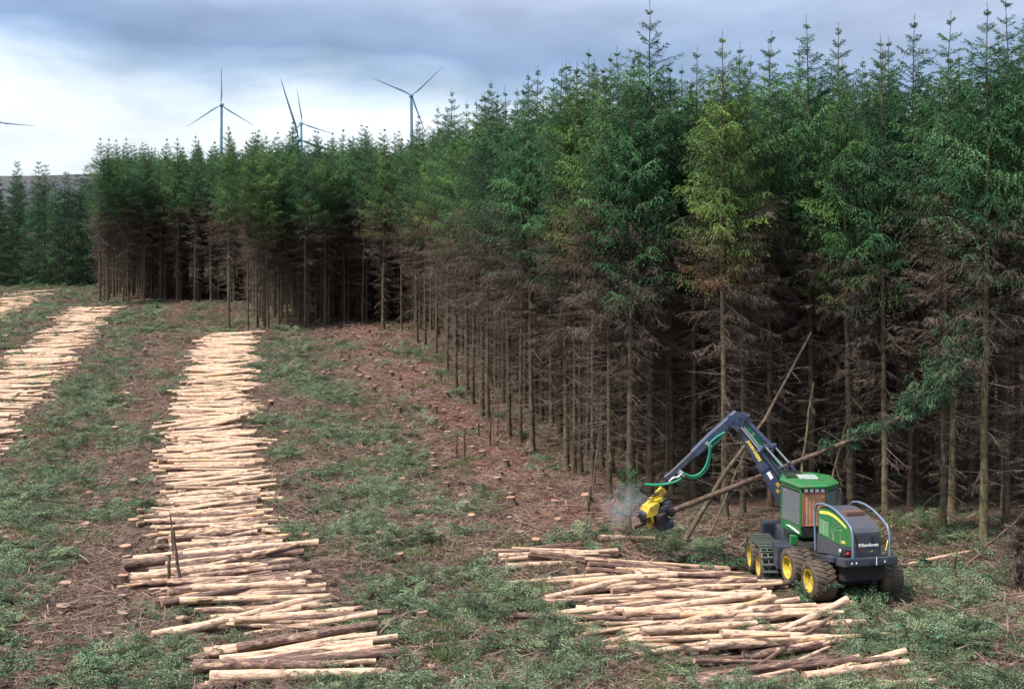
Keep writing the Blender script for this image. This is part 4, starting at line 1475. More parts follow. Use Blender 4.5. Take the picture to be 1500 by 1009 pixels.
def snag(px, py, h, r, label, lean=(0, 0), seed=0, tone=0.1):
    a = gp(px, py, -0.1); b = a + Vector((lean[0], lean[1], h + .1))
    stem('broken_pole', [a, b], r, r * 0.75, label, 'broken pole', tone, 0, seed=seed)['group'] = 'broken poles standing on the felled ground'


snag(861, 753, 1.15, 0.07, 'broken reddish pole standing left of the harvesting head', (0.1, 0), 10)
snag(669, 668, 1.3, 0.05, 'thin broken pole left in a line of poles by the stumps', (0, 0), 11)
snag(680, 674, 1.5, 0.06, 'tallest broken pole in the line of poles by the stumps', (0.02, 0), 12)
snag(718, 655, 1.3, 0.06, 'broken pole at the wood end of the line of poles', (0, 0), 13)
snag(701, 642, 0.8, 0.06, 'shortest broken pole in the line of poles by the stumps', (0, 0), 14)
snag(642, 740, 0.5, 0.07, 'short leaning broken pole alone between brash and stumps', (0.1, 0), 15)
snag(729, 636, 1.6, 0.04, 'thin bare pole standing right at the foot of the wood', (0, 0), 16, 0.5)
snag(265, 858, 1.75, 0.055, 'rusty brown pole planted upright against the two dark jutting logs', (-.25, 0), 17)
snag(248, 862, 1.05, 0.06, 'yellowish pole upright in front of the dark jutting logs', (-.02, 0), 18, 0.7)
snag(256, 830, 1.6, 0.03, 'thin twisted upright stick above the dark jutting logs', (-.15, 0), 19)
snag(1398, 848, 0.85, 0.08, 'reddish broken pole behind the green branch heap', (0, 0), 20)


def lying(p1, p2, r, label, seed, tone=0.2, z2=0.1, tw=0):
    a = gp(*p1, 0.05); b = gp(*p2, z2)
    stem('fallen_branch', [a, b], r, r * 0.5, label, 'fallen branch', tone, tw, seed=seed)['group'] = 'fallen branches on the ground'


lying((1388, 826), (1500, 783), 0.055, 'long dark fallen branch rising to the margin behind the branch heap', 30, .1, .9, 12)
lying((1356, 835), (1432, 790), 0.04, 'thin fallen branch crossing behind the branch heap', 31, .3, .7, 8)
lying((1418, 872), (1448, 860), 0.07, 'stout reddish branch stub on the brash near the root plate', 32, .0)
lying((630, 690), (700, 664), 0.05, 'thin stem lying behind the line of poles', 33)
lying((584, 662), (665, 658), 0.05, 'long straight stem lying across the stump field', 34)
lying((640, 632), (664, 620), 0.05, 'short stem lying by the foot of the edge trees', 35, .5, .5)
lying((724, 655), (742, 640), 0.06, 'short yellow stem tipped against the foot of the wood', 36, .9, .4)
lying((80, 958), (118, 942), 0.045, 'reddish stick lying in the grass left of the stumps', 37, .0)
lying((162, 978), (222, 986), 0.05, 'reddish straight stick beside the nearest left stump', 38, .0)
lying((120, 970), (140, 995), 0.03, 'thin brown stick pointing to the nearest left stump', 39, .1)
lying((100, 765), (160, 766), 0.035, 'thin stick lying across a stump far left', 40, .1)
lying((130, 840), (180, 833), 0.035, 'dark stick reaching the stump beside the jutting logs', 41, .1)
lying((15, 897), (38, 880), 0.06, 'short brown branch piece at the margin of the open ground', 42, .1)


def build_root_plate():
    """Upturned mass of roots and earth at the right margin."""
    c = gp(1512, 862)
    g = np.random.default_rng(5)
    bm = bmesh.new()
    bmesh.ops.create_icosphere(bm, subdivisions=5, radius=1.0)
    for v in bm.verts:
        n = v.co.normalized()
        f = 1 + 0.34 * float(vnoise(n.x * 3 + 5, n.z * 3 + n.y, 61)) + 0.12 * float(vnoise(n.x * 8, n.z * 8 + n.y * 5, 62)) + .06 * float(vnoise(n.x * 20, n.z * 20 + n.y * 9, 63))
        v.co = Vector((n.x * 0.62 * f, n.y * 0.45 * f, n.z * 0.95 * f + 0.85))
    me = bpy.data.meshes.new('earth_clod'); bm.to_mesh(me); bm.free()
    m = Mat('root_earth', 0.95, 0.1)
    nz = m.noise(7, 7, 0.75, 'Object')
    m.col(m.ramp(nz, [(0.3, (0.016, 0.010, 0.009)), (0.5, (0.05, 0.028, 0.022)), (0.7, (0.13, 0.075, 0.06))]))
    m.bump(nz, 1.0, 0.1)
    me.materials.append(m.m)
    root = empty('upturned_root_plate', c)
    tag(root, 'dark upturned root plate with hanging roots at the picture margin right of the harvester', 'root plate')
    o = bpy.data.objects.new('earth_clod', me); C.objects.link(o); o.parent = root
    n = 190
    d = norm(np.stack([g.normal(-.3, .8, n), g.normal(-.6, .6, n), g.normal(0, 0.8, n)], -1))
    base = d * np.array([.52, .38, .85]) + np.array([0, 0, .85])
    parts = dead_twigs(base, np.arctan2(d[:, 1], d[:, 0]), g.uniform(.3, 1.0, n), np.arcsin(d[:, 2]), np.arcsin(d[:, 2]) - .8, g, 12, .014, hang=.4)
    V, Fq, T, mi = merge(parts)
    r = bpy.data.objects.new('root_fringe', np_mesh('root_fringe', V, Fq, [M_TWIG], attrs={'tint': T})); C.objects.link(r); r.parent = root


build_root_plate()


def small_fir(px, py, h, label, seed):
    p = gp(px, py)
    tr, cr, _ = spruce_proto(seed, H=h, rmax=0.8, full=True, r0=0.04)
    root = empty('young_spruce', p); tag(root, label, 'young tree')
    o = bpy.data.objects.new('trunk', np_mesh('trunk', *tr, [M_BARK], smooth=True)); C.objects.link(o); o.parent = root
    o = bpy.data.objects.new('crown', np_mesh('crown', cr[0], cr[1], [M_NEEDLE, M_TWIG], cr[3], attrs={'tint': cr[2]})); C.objects.link(o); o.parent = root
    o.color = (.95, 1.0, 1.15, 1)


small_fir(922, 776, 2.4, 'small green spruce standing in the sawdust spray left of the harvesting head', 801)

# ------------------------------------------------------------------ wind turbines
def build_turbines():
    paint_backlit = mat_plain('turbine_paint_backlit', (0.13, 0.24, 0.31), 0.5, 0.4, grime=0.15, gs=0.1, dirt=(0.25, 0.3, 0.33))  # white turbines against bright sky: their blue-grey shade is put into the colour
    root_z = {}

    def turbine(px, py, Y, R_, angs, label, yaw=0.0):
        hub = P(px, py, Y)
        base = Vector((hub.x, hub.y, 8.0))
        root = empty('wind_turbine', base); tag(root, label, 'wind turbine', 'wind turbines on the moor behind the forest')
        cyaw, syaw = math.cos(yaw), math.sin(yaw)
        ex = Vector((cyaw, syaw, 0)); ez = Vector((0, 0, 1)); ey = Vector((-syaw, cyaw, 0))
        mb = MB(); mb.tube([base, base.lerp(hub, .5), hub + ey * 2.0 * R_ / 45 - ez * 1.2], [R_ * .050, R_ * .041, R_ * .030], 20)
        mb.build('tower', paint_backlit, root, base)
        k = R_ / 45
        mb = MB()
        Mx = Matrix(((ex.x, ey.x, 0, hub.x), (ex.y, ey.y, 0, hub.y), (0, 0, 1, hub.z), (0, 0, 0, 1)))
        mb.box((-1.7 * k, -.5 * k, -1.8 * k), (1.7 * k, 7.5 * k, 1.9 * k), Mx, bev=0.5 * k)
        mb.build('nacelle', paint_backlit, root, base)
        mb = MB()
        Mh = Mx @ Matrix.Rotation(R(90), 4, 'X')
        mb.lathe([(0.05 * k, 3.2 * k), (0.9 * k, 2.8 * k), (1.5 * k, 1.9 * k), (1.7 * k, .6 * k), (1.6 * k, 0)], Mh, 20)
        mb.build('rotor_hub', paint_backlit, root, base)
        for a in angs:
            a = R(a)
            dr = ex * math.sin(a) + ez * math.cos(a)      # clockwise from straight up
            tn = ex * math.cos(a) - ez * math.sin(a)
            c = hub - ey * 1.6 * k
            mb = MB(); vs = []
            S = [(0.02, .020, .020, 0), (.06, .021, .019, 0), (.14, .036, .014, .007), (.24, .043, .010, .012), (.45, .032, .006, .008), (.7, .021, .004, .004), (.9, .012, .002, .002), (1.0, .003, .001, 0)]
            m_ = 8
            for t, ch, th, of in S:
                for j in range(m_):
                    q = 2 * math.pi * j / m_
                    vs.append(c + dr * (t * R_) + tn * (math.cos(q) * ch * R_ * .5 + of * R_) + (-ey) * (math.sin(q) * th * R_ * .5 + 0.03 * t * t * R_))
            fs = [(i * m_ + j, i * m_ + (j + 1) % m_, (i + 1) * m_ + (j + 1) % m_, (i + 1) * m_ + j) for i in range(len(S) - 1) for j in range(m_)]
            fs.append(tuple(range(m_)))
            fs.append(tuple(range((len(S) - 1) * m_, len(S) * m_)))
            mb.add(vs, fs, 0, True)
            mb.build('blade', paint_backlit, root, base)

    turbine(324, 154, 1600, 47, (1, 122, 237), 'wind turbine with one blade straight up, above the left block of trees')
    turbine(603, 140, 1550, 50, (47, 160, 292), 'wind turbine with blades spread in a wide vee, nearest the tall forest', 0.25)
    turbine(442, 181, 1900, 49, (350, 107, 228), 'smaller wind turbine whose hub shows just above the treetops', 0.5)
    turbine(437, 205, 1150, 55, (341, 105, 222), 'wind turbine showing only one long blade, its hub hidden by treetops', 0.55)
    turbine(-4, 179, 1500, 42, (96, 216, 336), 'wind turbine cut by the picture margin, one blade reaching in', 0.1)


build_turbines()

# ------------------------------------------------------------------ the harvester
def build_harvester():
    GREEN = mat_plain('green_paint', (0.014, 0.155, 0.043), 0.48, 0.45, coat=0.05, grime=0.75, gs=4, lo=.45)
    GREY = mat_plain('charcoal_panels', (0.050, 0.058, 0.080), 0.5, 0.45, grime=0.85, gs=4, lo=.45)
    BLUE = mat_plain('dark_blue_steel', (0.018, 0.032, 0.062), 0.5, 0.45, grime=0.85, gs=4, lo=.44)
    BOOM = mat_plain('boom_paint', (0.028, 0.050, 0.105), 0.42, 0.5, coat=0.1, grime=0.5)
    YEL = mat_plain('yellow_paint', (0.60, 0.43, 0.02), 0.55, 0.4, grime=0.9, gs=5, lo=.42)
    STRIPE = mat_plain('yellow_stripe', (0.85, 0.68, 0.12), 0.4, 0.5, grime=0.1)
    WHITE = mat_plain('white_lettering', (0.8, 0.82, 0.85), 0.5, 0.4, grime=0.05)
    RUB = mat_plain('tyre_rubber', (0.020, 0.021, 0.024), 0.85, 0.3, grime=0.95, gs=3.5, lo=0.36)
    BLK = mat_plain('black_parts', (0.012, 0.013, 0.016), 0.6, 0.3, grime=0.4)
    CHR = mat_plain('bright_steel', (0.6, 0.62, 0.66), 0.25, 0.5, metal=0.8, grime=0.2)
    HOSE = mat_plain('green_hose', (0.01, 0.22, 0.13), 0.5, 0.4, grime=0.1)
    CHAIN = mat_chain()
    TUBE = mat_plain('guard_tube', (0.13, 0.17, 0.25), 0.35, 0.5, grime=0.2)
    RED = mat_plain('red_lens', (0.5, 0.02, 0.03), 0.3, 0.5, grime=0.1)
    BLIND = mat_plain('brown_blind', (0.42, 0.22, 0.13), 0.7, 0.3, grime=0.8, gs=5, dirt=(0.13, 0.06, 0.04))
    gl = Mat('cab_glass', 0.08, 0.6)
    gl.col((0.45, 0.48, 0.52)); gl.b.inputs['Transmission Weight'].default_value = 0.8; gl.b.inputs['IOR'].default_value = 1.15
    GLASS = gl.m
    SKIN = mat_plain('skin', (0.5, 0.28, 0.2), 0.6, 0.3, grime=0)
    ORANGE = mat_plain('orange_vest', (0.7, 0.16, 0.05), 0.7, 0.3, grime=0)

    O = Vector((9.97, 40.0, 0.0))
    hs = Vector((-0.22, 0.9755, 0)); hw = Vector((0.9755, 0.22, 0))
    root = empty('forestry_harvester', (9.0, 42.0, gz(9.0, 42.0)))
    org = root.location.copy()
    tag(root, 'green and charcoal eight-wheeled forestry harvester with dark blue boom working at the wood edge', 'harvester')

    def Rr(s, w, zl):       # rear frame, sloping down towards the front
        return O + hs * s + hw * w + Vector((0, 0, zl - 0.158 * (s + 0.9)))

    def B(mb, name, mats, par=None):
        o = mb.build(name, mats, par if par is not None else root, org)
        return o

    # wheels
    def wheel(c, hd, Rt=0.60, wd=0.62, rim_r=0.325, side=-1):
        """c: hub centre on the outer plane; hd heading; side -1: outer face to the left."""
        ax = Vector((hd.y, -hd.x, 0)) * side   # towards outside
        ux = Vector((hd.x, hd.y, 0)); uz = Vector((0, 0, 1))
        M = Matrix(((ux.x, uz.x, ax.x, c.x), (ux.y, uz.y, ax.y, c.y), (ux.z, uz.z, ax.z, c.z), (0, 0, 0, 1)))
        wobj = empty('wheel', (0, 0, 0)); wobj.parent = root
        t = MB()
        t.lathe([(rim_r, 0.0), (rim_r + .04, .035), (Rt - .16, .05), (Rt - .07, .01), (Rt - .045, -.07), (Rt - .04, -wd * .5), (Rt - .045, -wd + .07), (Rt - .07, -wd), (Rt - .16, -wd - .04),
                 (rim_r + .04, -wd - .02), (rim_r, -wd + .02)], M, 44)
        # lugs in a chevron
        nl = 22
        for k in range(nl):
            for sgn in (0, 1):
                a0 = 2 * math.pi * (k + 0.5 * sgn) / nl
                z0, z1 = (-.0, -wd * .56) if sgn == 0 else (-wd, -wd * .44)
                a1 = a0 + 0.24
                w_ = 0.075
                vs = []
                for rr_ in (Rt - .06, Rt + .0):
                    for (aa, zz) in ((a0 - w_ / 2, z0), (a0 + w_ / 2, z0), (a1 + w_ / 2, z1), (a1 - w_ / 2, z1)):
                        r2 = rr_ - (0.03 if zz in (0.0, -wd) else 0)
                        vs.append(M @ Vector((r2 * math.cos(aa), r2 * math.sin(aa), zz)))
                t.hexa(vs)
        B(t, 'tyre', RUB, wobj)
        t = MB()
        t.lathe([(rim_r + .012, .03), (rim_r - .015, .035), (rim_r - .03, -.02), (rim_r - .055, -.12), (rim_r - .13, -.17), (.15, -.16), (.135, -.09), (.10, -.07), (.02, -.07)], M, 36)
        for k in range(10):
            a = 2 * math.pi * k / 10
            b0 = M @ Vector((.17 * math.cos(a), .17 * math.sin(a), -.165)); b1 = M @ Vector((.17 * math.cos(a), .17 * math.sin(a), -.13))
            t.tube([b0, b1], .016, 6)
        B(t, 'rim', YEL, wobj)
        return M

    ht = Vector((-0.02, 1.0, 0)).normalized()
    wr = -1.36
    for s_ in (0.0, 1.48):
        wheel(O + hs * s_ + hw * wr + Vector((0, 0, .6)), hs, side=-1)
        wheel(O + hs * s_ + hw * (-wr) + Vector((0, 0, .6)), hs, side=1)
    fz = -0.66 + 0.58
    FC = Vector((9.27, 43.9, 0))
    fr = Vector((ht.y, -ht.x, 0))
    fw = []
    for sd_ in (-1, 1):
        for s_ in (0.0, 1.5):
            c = FC + ht * s_ + fr * (1.33 * sd_) + Vector((0, 0, fz - s_ * 0.05))
            fw.append((sd_, c)); wheel(c, ht, side=sd_)
    # tracks round the front bogies
    for sd_ in (-1, 1):
        ca, cb_ = [c for s2, c in fw if s2 == sd_]
        inn = -fr * sd_
        up = Vector((0, 0, 1))
        Rk = 0.655
        path = []
        for k in range(17):
            a = math.pi / 2 + math.pi * k / 16
            path.append(ca + ht * (math.cos(a) * Rk) + up * (math.sin(a) * Rk))
        for k in range(1, 5): path.append(ca.lerp(cb_, k / 5) - up * Rk)
        for k in range(17):
            a = -math.pi / 2 + math.pi * k / 16
            path.append(cb_ + ht * (math.cos(a) * Rk) + up * (math.sin(a) * Rk))
        for k in range(1, 5): path.append(cb_.lerp(ca, k / 5) + up * (Rk - 0.03 * math.sin(math.pi * k / 5)))
        # resample to even links
        path.append(path[0])
        seg = [0]
        for i in range(1, len(path)): seg.append(seg[-1] + (path[i] - path[i - 1]).length)
        nl = 34
        t = MB()
        mid = ca.lerp(cb_, .5)

        def at(d):
            d %= seg[-1]
            i = max(j for j in range(len(seg)) if seg[j] <= d + 1e-9)
            i = min(i, len(path) - 2)
            f = (d - seg[i]) / max(1e-6, seg[i + 1] - seg[i])
            return path[i].lerp(path[i + 1], f), (path[i + 1] - path[i]).normalized()
        for k in range(nl):
            p, d = at(seg[-1] * k / nl)
            nrm = d.cross(inn).normalized()
            if nrm.dot(p - mid) < 0: nrm = -nrm
            a = p + inn * (-.03); b = p + inn * (.68)
            t.beam(a, b, .085, .05, up=nrm)
            t.beam(a + nrm * .02, b + nrm * .02, .025, .10, up=nrm)
            p2, _ = at(seg[-1] * (k + 1) / nl)
            for of in (0.0, .20, .44, .66):
                t.tube([p + inn * of, p2 + inn * of], .019, 6)
        B(t, 'bogie_track', CHAIN)
        t = MB()
        t.beam(ca + inn * .85 + ht * -.25, cb_ + inn * .85 + ht * .25, .22, .42)
        B(t, 'bogie_beam', BLUE)
    for sd_ in (-1, 1):
        t = MB()
        a = O + hs * -.2 + hw * (.62 * sd_) + Vector((0, 0, .62)); b = O + hs * 1.68 + hw * (.62 * sd_) + Vector((0, 0, .62))
        t.beam(a, b, .22, .40)
        B(t, 'bogie_beam', BLUE)

    # rear chassis and bumper
    def wbox(mb, s0, s1, w0, w1, z0, z1, bev=0.02, m=0):
        mb.box((s0, w0, z0), (s1, w1, z1), lambda v: Rr(v.x, v.y, v.z), m, bev)
    t = MB(); wbox(t, -.8, 2.1, -.62, .62, .75, 1.36); wbox(t, -.2, 1.9, -.72, -.62, 1.0, 1.38)
    wbox(t, -.1, .6, -.75, .75, .55, .78)
    B(t, 'rear_chassis', BLK)
    t = MB(); wbox(t, -1.12, -.55, -.80, .86, 1.20, 1.44, .03); wbox(t, -1.14, -1.12, -.74, .8, 1.24, 1.40, .005)
    wbox(t, -.55, .2, -.86, -.62, 1.28, 1.44, .02)
    B(t, 'rear_bumper', BLUE)
    t = MB()
    for w_, z_ in ((-.60, 1.31), (-.46, 1.31), (.42, 1.31)): wbox(t, -1.155, -1.14, w_, w_ + .03, z_ - .03, z_ + .03, 0)
    wbox(t, -1.156, -1.14, .17, .185, 1.22, 1.46, 0)
    B(t, 'bumper_marking', WHITE)

    # hood: side profile swept across
    prof = [(1.36, 1.42), (1.40, 2.2), (1.34, 2.72), (1.1, 2.80), (.65, 2.79), (.35, 2.74), (.03, 2.65), (-.3, 2.53), (-.6, 2.40), (-.83, 2.26), (-.90, 2.14), (-.93, 1.42)]
    t = MB()
    t.prism(prof, lambda u, v, w_: Rr(u, w_, v), -.40, .40)
    hood = B(t, 'engine_hood', GREY)
    bm = bmesh.new(); bm.from_mesh(hood.data)
    bmesh.ops.bevel(bm, geom=[e for e in bm.edges if e.calc_face_angle(0) > 0.9], offset=0.025, segments=2, affect='EDGES')
    bm.to_mesh(hood.data); bm.free()
    # green side panels with the charcoal skirt
    green = [(1.30, 2.68), (1.1, 2.745), (.65, 2.74), (.35, 2.69), (.03, 2.60), (-.3, 2.475), (-.6, 2.345), (-.80, 2.22), (-.875, 2.05), (-.875, 1.74), (-.4, 1.73), (.1, 1.76), (.52, 1.82), (1.30, 1.97)]
    skirt = [(1.42, 1.40), (1.42, 1.95), (1.30, 1.95), (.52, 1.80), (.1, 1.74), (-.4, 1.71), (-.90, 1.72), (-.92, 1.42)]
    for sg in (-1, 1):
        t = MB(); t.prism(green, lambda u, v, w_: Rr(u, w_, v), .395 * sg, .452 * sg)
        pan = B(t, 'side_panel', GREEN)
        t = MB(); t.prism(skirt, lambda u, v, w_: Rr(u, w_, v), .395 * sg, .448 * sg); B(t, 'side_skirt', GREY)
        # stripe
        up_ = [(1.22, 2.66), (.65, 2.665), (.35, 2.62), (.03, 2.53), (-.3, 2.405), (-.52, 2.30)]
        dn_ = [(-.52, 2.235), (-.3, 2.33), (.03, 2.45), (.35, 2.535), (.65, 2.58), (1.22, 2.575)]
        t = MB(); t.prism(up_ + dn_, lambda u, v, w_: Rr(u, w_, v), .450 * sg, .457 * sg); B(t, 'stripe', STRIPE, pan)
        # louvres
        t = MB()
        for k in range(7):
            z_ = 2.02 + k * 0.062
            t.box((.62, .449 * sg if sg > 0 else -.462, z_), (1.22, .462 if sg > 0 else -.449, z_ + .02), lambda v: Rr(v.x, v.y, v.z - (1.22 - v.x) * .16), 0)
        for u in (.62, .92, 1.20):
            t.box((u, .449 * sg if sg > 0 else -.464, 1.99), (u + .018, .464 if sg > 0 else -.449, 2.46), lambda v: Rr(v.x, v.y, v.z - (1.22 - v.x) * .16), 0)
        B(t, 'louvre_panel', mat_dark_green(), pan)
        t = MB()
        for k in range(3):
            t.tube([Rr(.30 - k * .02, .455 * sg, 1.84 + k * .02), Rr(.45 - k * .1, .456 * sg, 2.2 - k * .03), Rr(.12 - k * .2, .456 * sg, 2.36 - k * .1)], .008, 5)
        t.tube([Rr(-.15, .455 * sg, 1.80), Rr(-.15, .456 * sg, 2.20)], .006, 5)
        B(t, 'panel_seam', mat_dark_green(), pan)
        # guard hoop
        off = 0.06 if sg < 0 else 0.22
        hp = [(1.44, 1.45), (1.47, 2.3), (1.43, 2.74), (1.28, 2.86), (.9, 2.88), (.45, 2.83), (.03, 2.72), (-.35, 2.57), (-.65, 2.43), (-.9, 2.28), (-1.0, 2.05), (-1.02, 1.45)]
        pts = []
        for i in range(len(hp) - 1):
            for q in (0, .5): pts.append((hp[i][0] * (1 - q) + hp[i + 1][0] * q, hp[i][1] * (1 - q) + hp[i + 1][1] * q))
        pts.append(hp[-1])
        t = MB(); t.tube([Rr(u, sg * (.43 + off), v) for u, v in pts], .034, 10)
        B(t, 'guard_rail', TUBE)
    t = MB()
    wbox(t, -.2, .9, -.28, .30, 2.58, 2.70, .02)
    B(t, 'cooler_hatch', mat_plain('hatch_mesh', (0.16, 0.07, 0.06), .5, .5, grime=.3))
    t = MB()
    t.tube([Rr(1.1, .18, 2.75), Rr(1.1, .18, 3.18)], .075, 14); t.tube([Rr(1.1, .18, 3.1), Rr(1.1, .18, 3.24), Rr(1.16, .18, 3.30)], .04, 10)
    t.tube([Rr(1.2, .40, 2.75), Rr(1.2, .40, 3.0)], .05, 10)
    B(t, 'exhaust_stack', BLK)
    # rear hood face: recessed frame, handle, lamps
    t = MB()
    t.box((-.945, -.33, 1.50), (-.93, .33, 2.10), lambda v: Rr(v.x, v.y, v.z), 0, .01)
    rear = B(t, 'rear_door', mat_plain('rear_door_paint', (0.045, 0.050, 0.075), .38, .5, grime=.35))
    t = MB(); t.box((-.965, .12, 1.84), (-.945, .15, 2.02), lambda v: Rr(v.x, v.y, v.z), 0, .004); B(t, 'handle', BLK, rear)
    t = MB(); wbox(t, -.80, -.45, -.62, -.455, 1.45, 1.66, .03); B(t, 'lamp_housing', BLK)
    t = MB(); M_ = Matrix.Translation(Rr(-.81, -.54, 1.55)) @ (-hs).to_track_quat('Z', 'Y').to_matrix().to_4x4()
    t.lathe([(.05, 0), (.05, .02), (.02, .03), (.001, .03)], M_, 16); B(t, 'tail_light', RED)
    t = MB(); M_ = Matrix.Translation(Rr(-.5, -.625, 1.60)) @ (-hw).to_track_quat('Z', 'Y').to_matrix().to_4x4()
    t.lathe([(.07, 0), (.07, .03), (.03, .045), (.001, .045)], M_, 16); B(t, 'work_light', CHR)
    t = MB(); t.tube([Rr(-1.0, .54, 1.60), Rr(-1.03, .56, 1.78), Rr(-1.0, .60, 1.90)], .015, 6); B(t, 'grab_handle', STRIPE)

    def text(body, size, origin, ex, ez, mat, par, name='lettering', bold=0.0):
        cu = bpy.data.curves.new('txt', 'FONT'); cu.body = body; cu.size = size; cu.extrude = 0.004; cu.offset = bold; cu.resolution_u = 2
        to = bpy.data.objects.new('txt', cu); C.objects.link(to)
        bpy.context.view_layer.update()
        me = bpy.data.meshes.new_from_object(to.evaluated_get(bpy.context.evaluated_depsgraph_get()))
        bpy.data.objects.remove(to)
        en = ex.cross(ez)
        for v in me.vertices:
            v.co = origin + ex * v.co.x + ez * v.co.y + (-en) * 0 + en * v.co.z * 1.0 - org
        me.materials.clear(); me.materials.append(mat)
        o = bpy.data.objects.new(name, me); C.objects.link(o); o.parent = par
        return o
    hz = Vector((0, 0, 1))
    text('Euroforest', .118, Rr(-.952, -.185, 1.745), hw, hz, WHITE, rear, bold=.004)
    # emblem before the name: ring with a small tree stroke
    t = MB(); M_ = Matrix.Translation(Rr(-.952, -.245, 1.785)) @ (-hs).to_track_quat('Z', 'Y').to_matrix().to_4x4()
    t.lathe([(.046, 0), (.046, .006), (.032, .006), (.032, 0)], M_, 20)
    t.box((-.006, -.03, 0), (.006, .03, .007), M_); t.box((-.02, -.006, 0), (.02, .006, .007), M_)
    B(t, 'emblem', WHITE, rear)
    t = MB()   # leaping deer emblem, simplified to its shape
    ey_ = [(-.05, -.01), (-.02, .015), (.02, .01), (.045, .035), (.05, .02), (.03, -.005), (.05, -.03), (.02, -.012), (-.015, -.01), (-.045, -.035), (-.035, -.01)]
    t.prism(ey_, lambda u, v, w_: Rr(-.952 - w_, .12 + u, 1.60 + v), 0, .004); B(t, 'emblem', YEL, rear)
    t = MB(); t.prism([(-.03, 0), (0, .035), (.03, 0), (0, -.035)], lambda u, v, w_: Rr(-.952 - w_, -.20 + u, 1.64 + v), 0, .003); B(t, 'emblem', RED, rear)
    sp = [o for o in root.children if o.name.startswith('side_panel')][0]
    ex = (-hs + Vector((0, 0, .158))).normalized()
    text('1270G', .10, Rr(-.20, -.460, 1.80), ex, hz, STRIPE, sp, bold=.003)

    # articulation, steps and front frame
    t = MB()
    t.box((8.86, 42.1, .25), (9.8, 43.3, .78), None, 0, .03)
    t.tube([(9.35, 42.4, .1), (9.35, 42.4, 1.05)], .22, 16)
    t.box((8.9, 41.9, .7), (10.1, 43.4, 1.02), None, 0, .03)
    B(t, 'articulation_joint', BLK)
    t = MB()
    t.box((8.27, 42.62, .14), (8.84, 43.22, .86), None, 0, .03)
    t.box((8.86, 43.3, .05), (9.75, 46.6, .80), None, 0, .04)
    t.box((8.27, 43.25, .62), (10.4, 43.45, .86), None, 0, .02)
    t.box((8.5, 46.2, -.1), (10.1, 46.7, .75), None, 0, .04)
    B(t, 'front_chassis', BLUE)
    t = MB()
    for k in range(4): t.box((8.62, 42.50, .05 + k * .22), (8.84, 42.62, .08 + k * .22), None, 0, .005)
    t.beam((8.62, 42.54, .02), (8.62, 42.54, .9), .03, .04); t.beam((8.84, 42.54, .02), (8.84, 42.54, .9), .03, .04)
    B(t, 'step_ladder', BLUE)
    t = MB(); t.box((8.86, 42.52, .62), (8.93, 42.58, .86), None, 0, .01); B(t, 'marker_light', mat_plain('orange_lens', (.9, .3, .02), .3, .5, grime=0))
    # turntable
    t = MB(); t.tube([(9.4, 43.75, .75), (9.4, 43.75, 1.12)], .52, 28); t.tube([(9.4, 43.75, .98), (9.4, 43.75, 1.08)], .60, 28)
    t.box((8.65, 42.95, 1.02), (9.15, 43.5, 1.22), None, 0, .03)
    B(t, 'turntable', BLK)

    # cab
    plan = [Vector((8.97, 42.42)), Vector((9.80, 42.52)), Vector((10.26, 43.05)), Vector((10.28, 44.05)), Vector((9.75, 44.55)), Vector((8.86, 44.50)), Vector((8.58, 43.55))]
    ctr = sum(plan, Vector((0, 0))) / len(plan)

    def ring(f, z, sh=0.0): return [Vector((ctr.x + (p.x - ctr.x) * f, ctr.y + (p.y - ctr.y) * f, z)) for p in plan]
    n = len(plan)

    def loft(mb, rings, m=0, capb=True, capt=True):
        vs = [p for r_ in rings for p in r_]
        fs = [(i * n + k, i * n + (k + 1) % n, (i + 1) * n + (k + 1) % n, (i + 1) * n + k) for i in range(len(rings) - 1) for k in range(n)]
        if capb: fs.append(tuple(range(n - 1, -1, -1)))
        if capt: fs.append(tuple((len(rings) - 1) * n + k for k in range(n)))
        mb.add(vs, fs, m)
    z0, z1, z2, z3 = 1.10, 1.52, 2.66, 2.80
    t = MB(); loft(t, [ring(.80, z0), ring(.97, z0 + .14), ring(1.0, z0 + .34), ring(1.0, z1)])
    cab = B(t, 'cab', GREEN)
    # dark recess below the rear window
    t = MB(); t.hexa([Vector((9.05, 42.40, 1.2)), Vector((9.78, 42.49, 1.2)), Vector((9.78, 42.6, 1.2)), Vector((9.05, 42.6, 1.2)), Vector((9.05, 42.395, 1.5)), Vector((9.78, 42.485, 1.5)), Vector((9.78, 42.6, 1.5)), Vector((9.05, 42.6, 1.5))])
    B(t, 'rear_cladding', BLK, cab)
    t = MB()
    ra, rb = ring(1.0, z1), ring(.97, z2)
    for k in range(n):
        t.beam(ra[k] - Vector((0, 0, .02)), rb[k] + Vector((0, 0, .02)), .075 if k in (0, 1) else .055, .075 if k in (0, 1) else .055, up=Vector((0, 1, 0)))
    for k in range(n):
        t.beam(rb[k] - Vector((0, 0, .02)), rb[(k + 1) % n] - Vector((0, 0, .02)), .06, .09)
    B(t, 'pillar_frame', GREEN, cab)
    t = MB(); loft(t, [ring(1.0, z2 - .10), ring(1.0, z2 + .05)], capt=True); B(t, 'roof_lining', BLK, cab)
    t = MB(); loft(t, [ring(1.01, z2 + .02), ring(1.05, z2 + .05), ring(1.06, z2 + .10), ring(1.03, z3 - .04), ring(.93, z3 + .01), ring(.6, z3 + .04)])
    roof = B(t, 'roof', GREEN, cab)
    t = MB(); t.box((9.1, 43.1, z3 + .04), (9.7, 43.75, z3 + .085), None, 0, .02); B(t, 'roof_hatch', mat_plain('pale_hatch', (.30, .38, .34), .5, .4, grime=.6), roof)
    t = MB()
    for k in range(8):
        x_ = 8.75 + k * .08
        t.tube([(x_, 43.4, z3 + .06), (x_ + .02, 44.4, z3 + .08)], .02, 6)
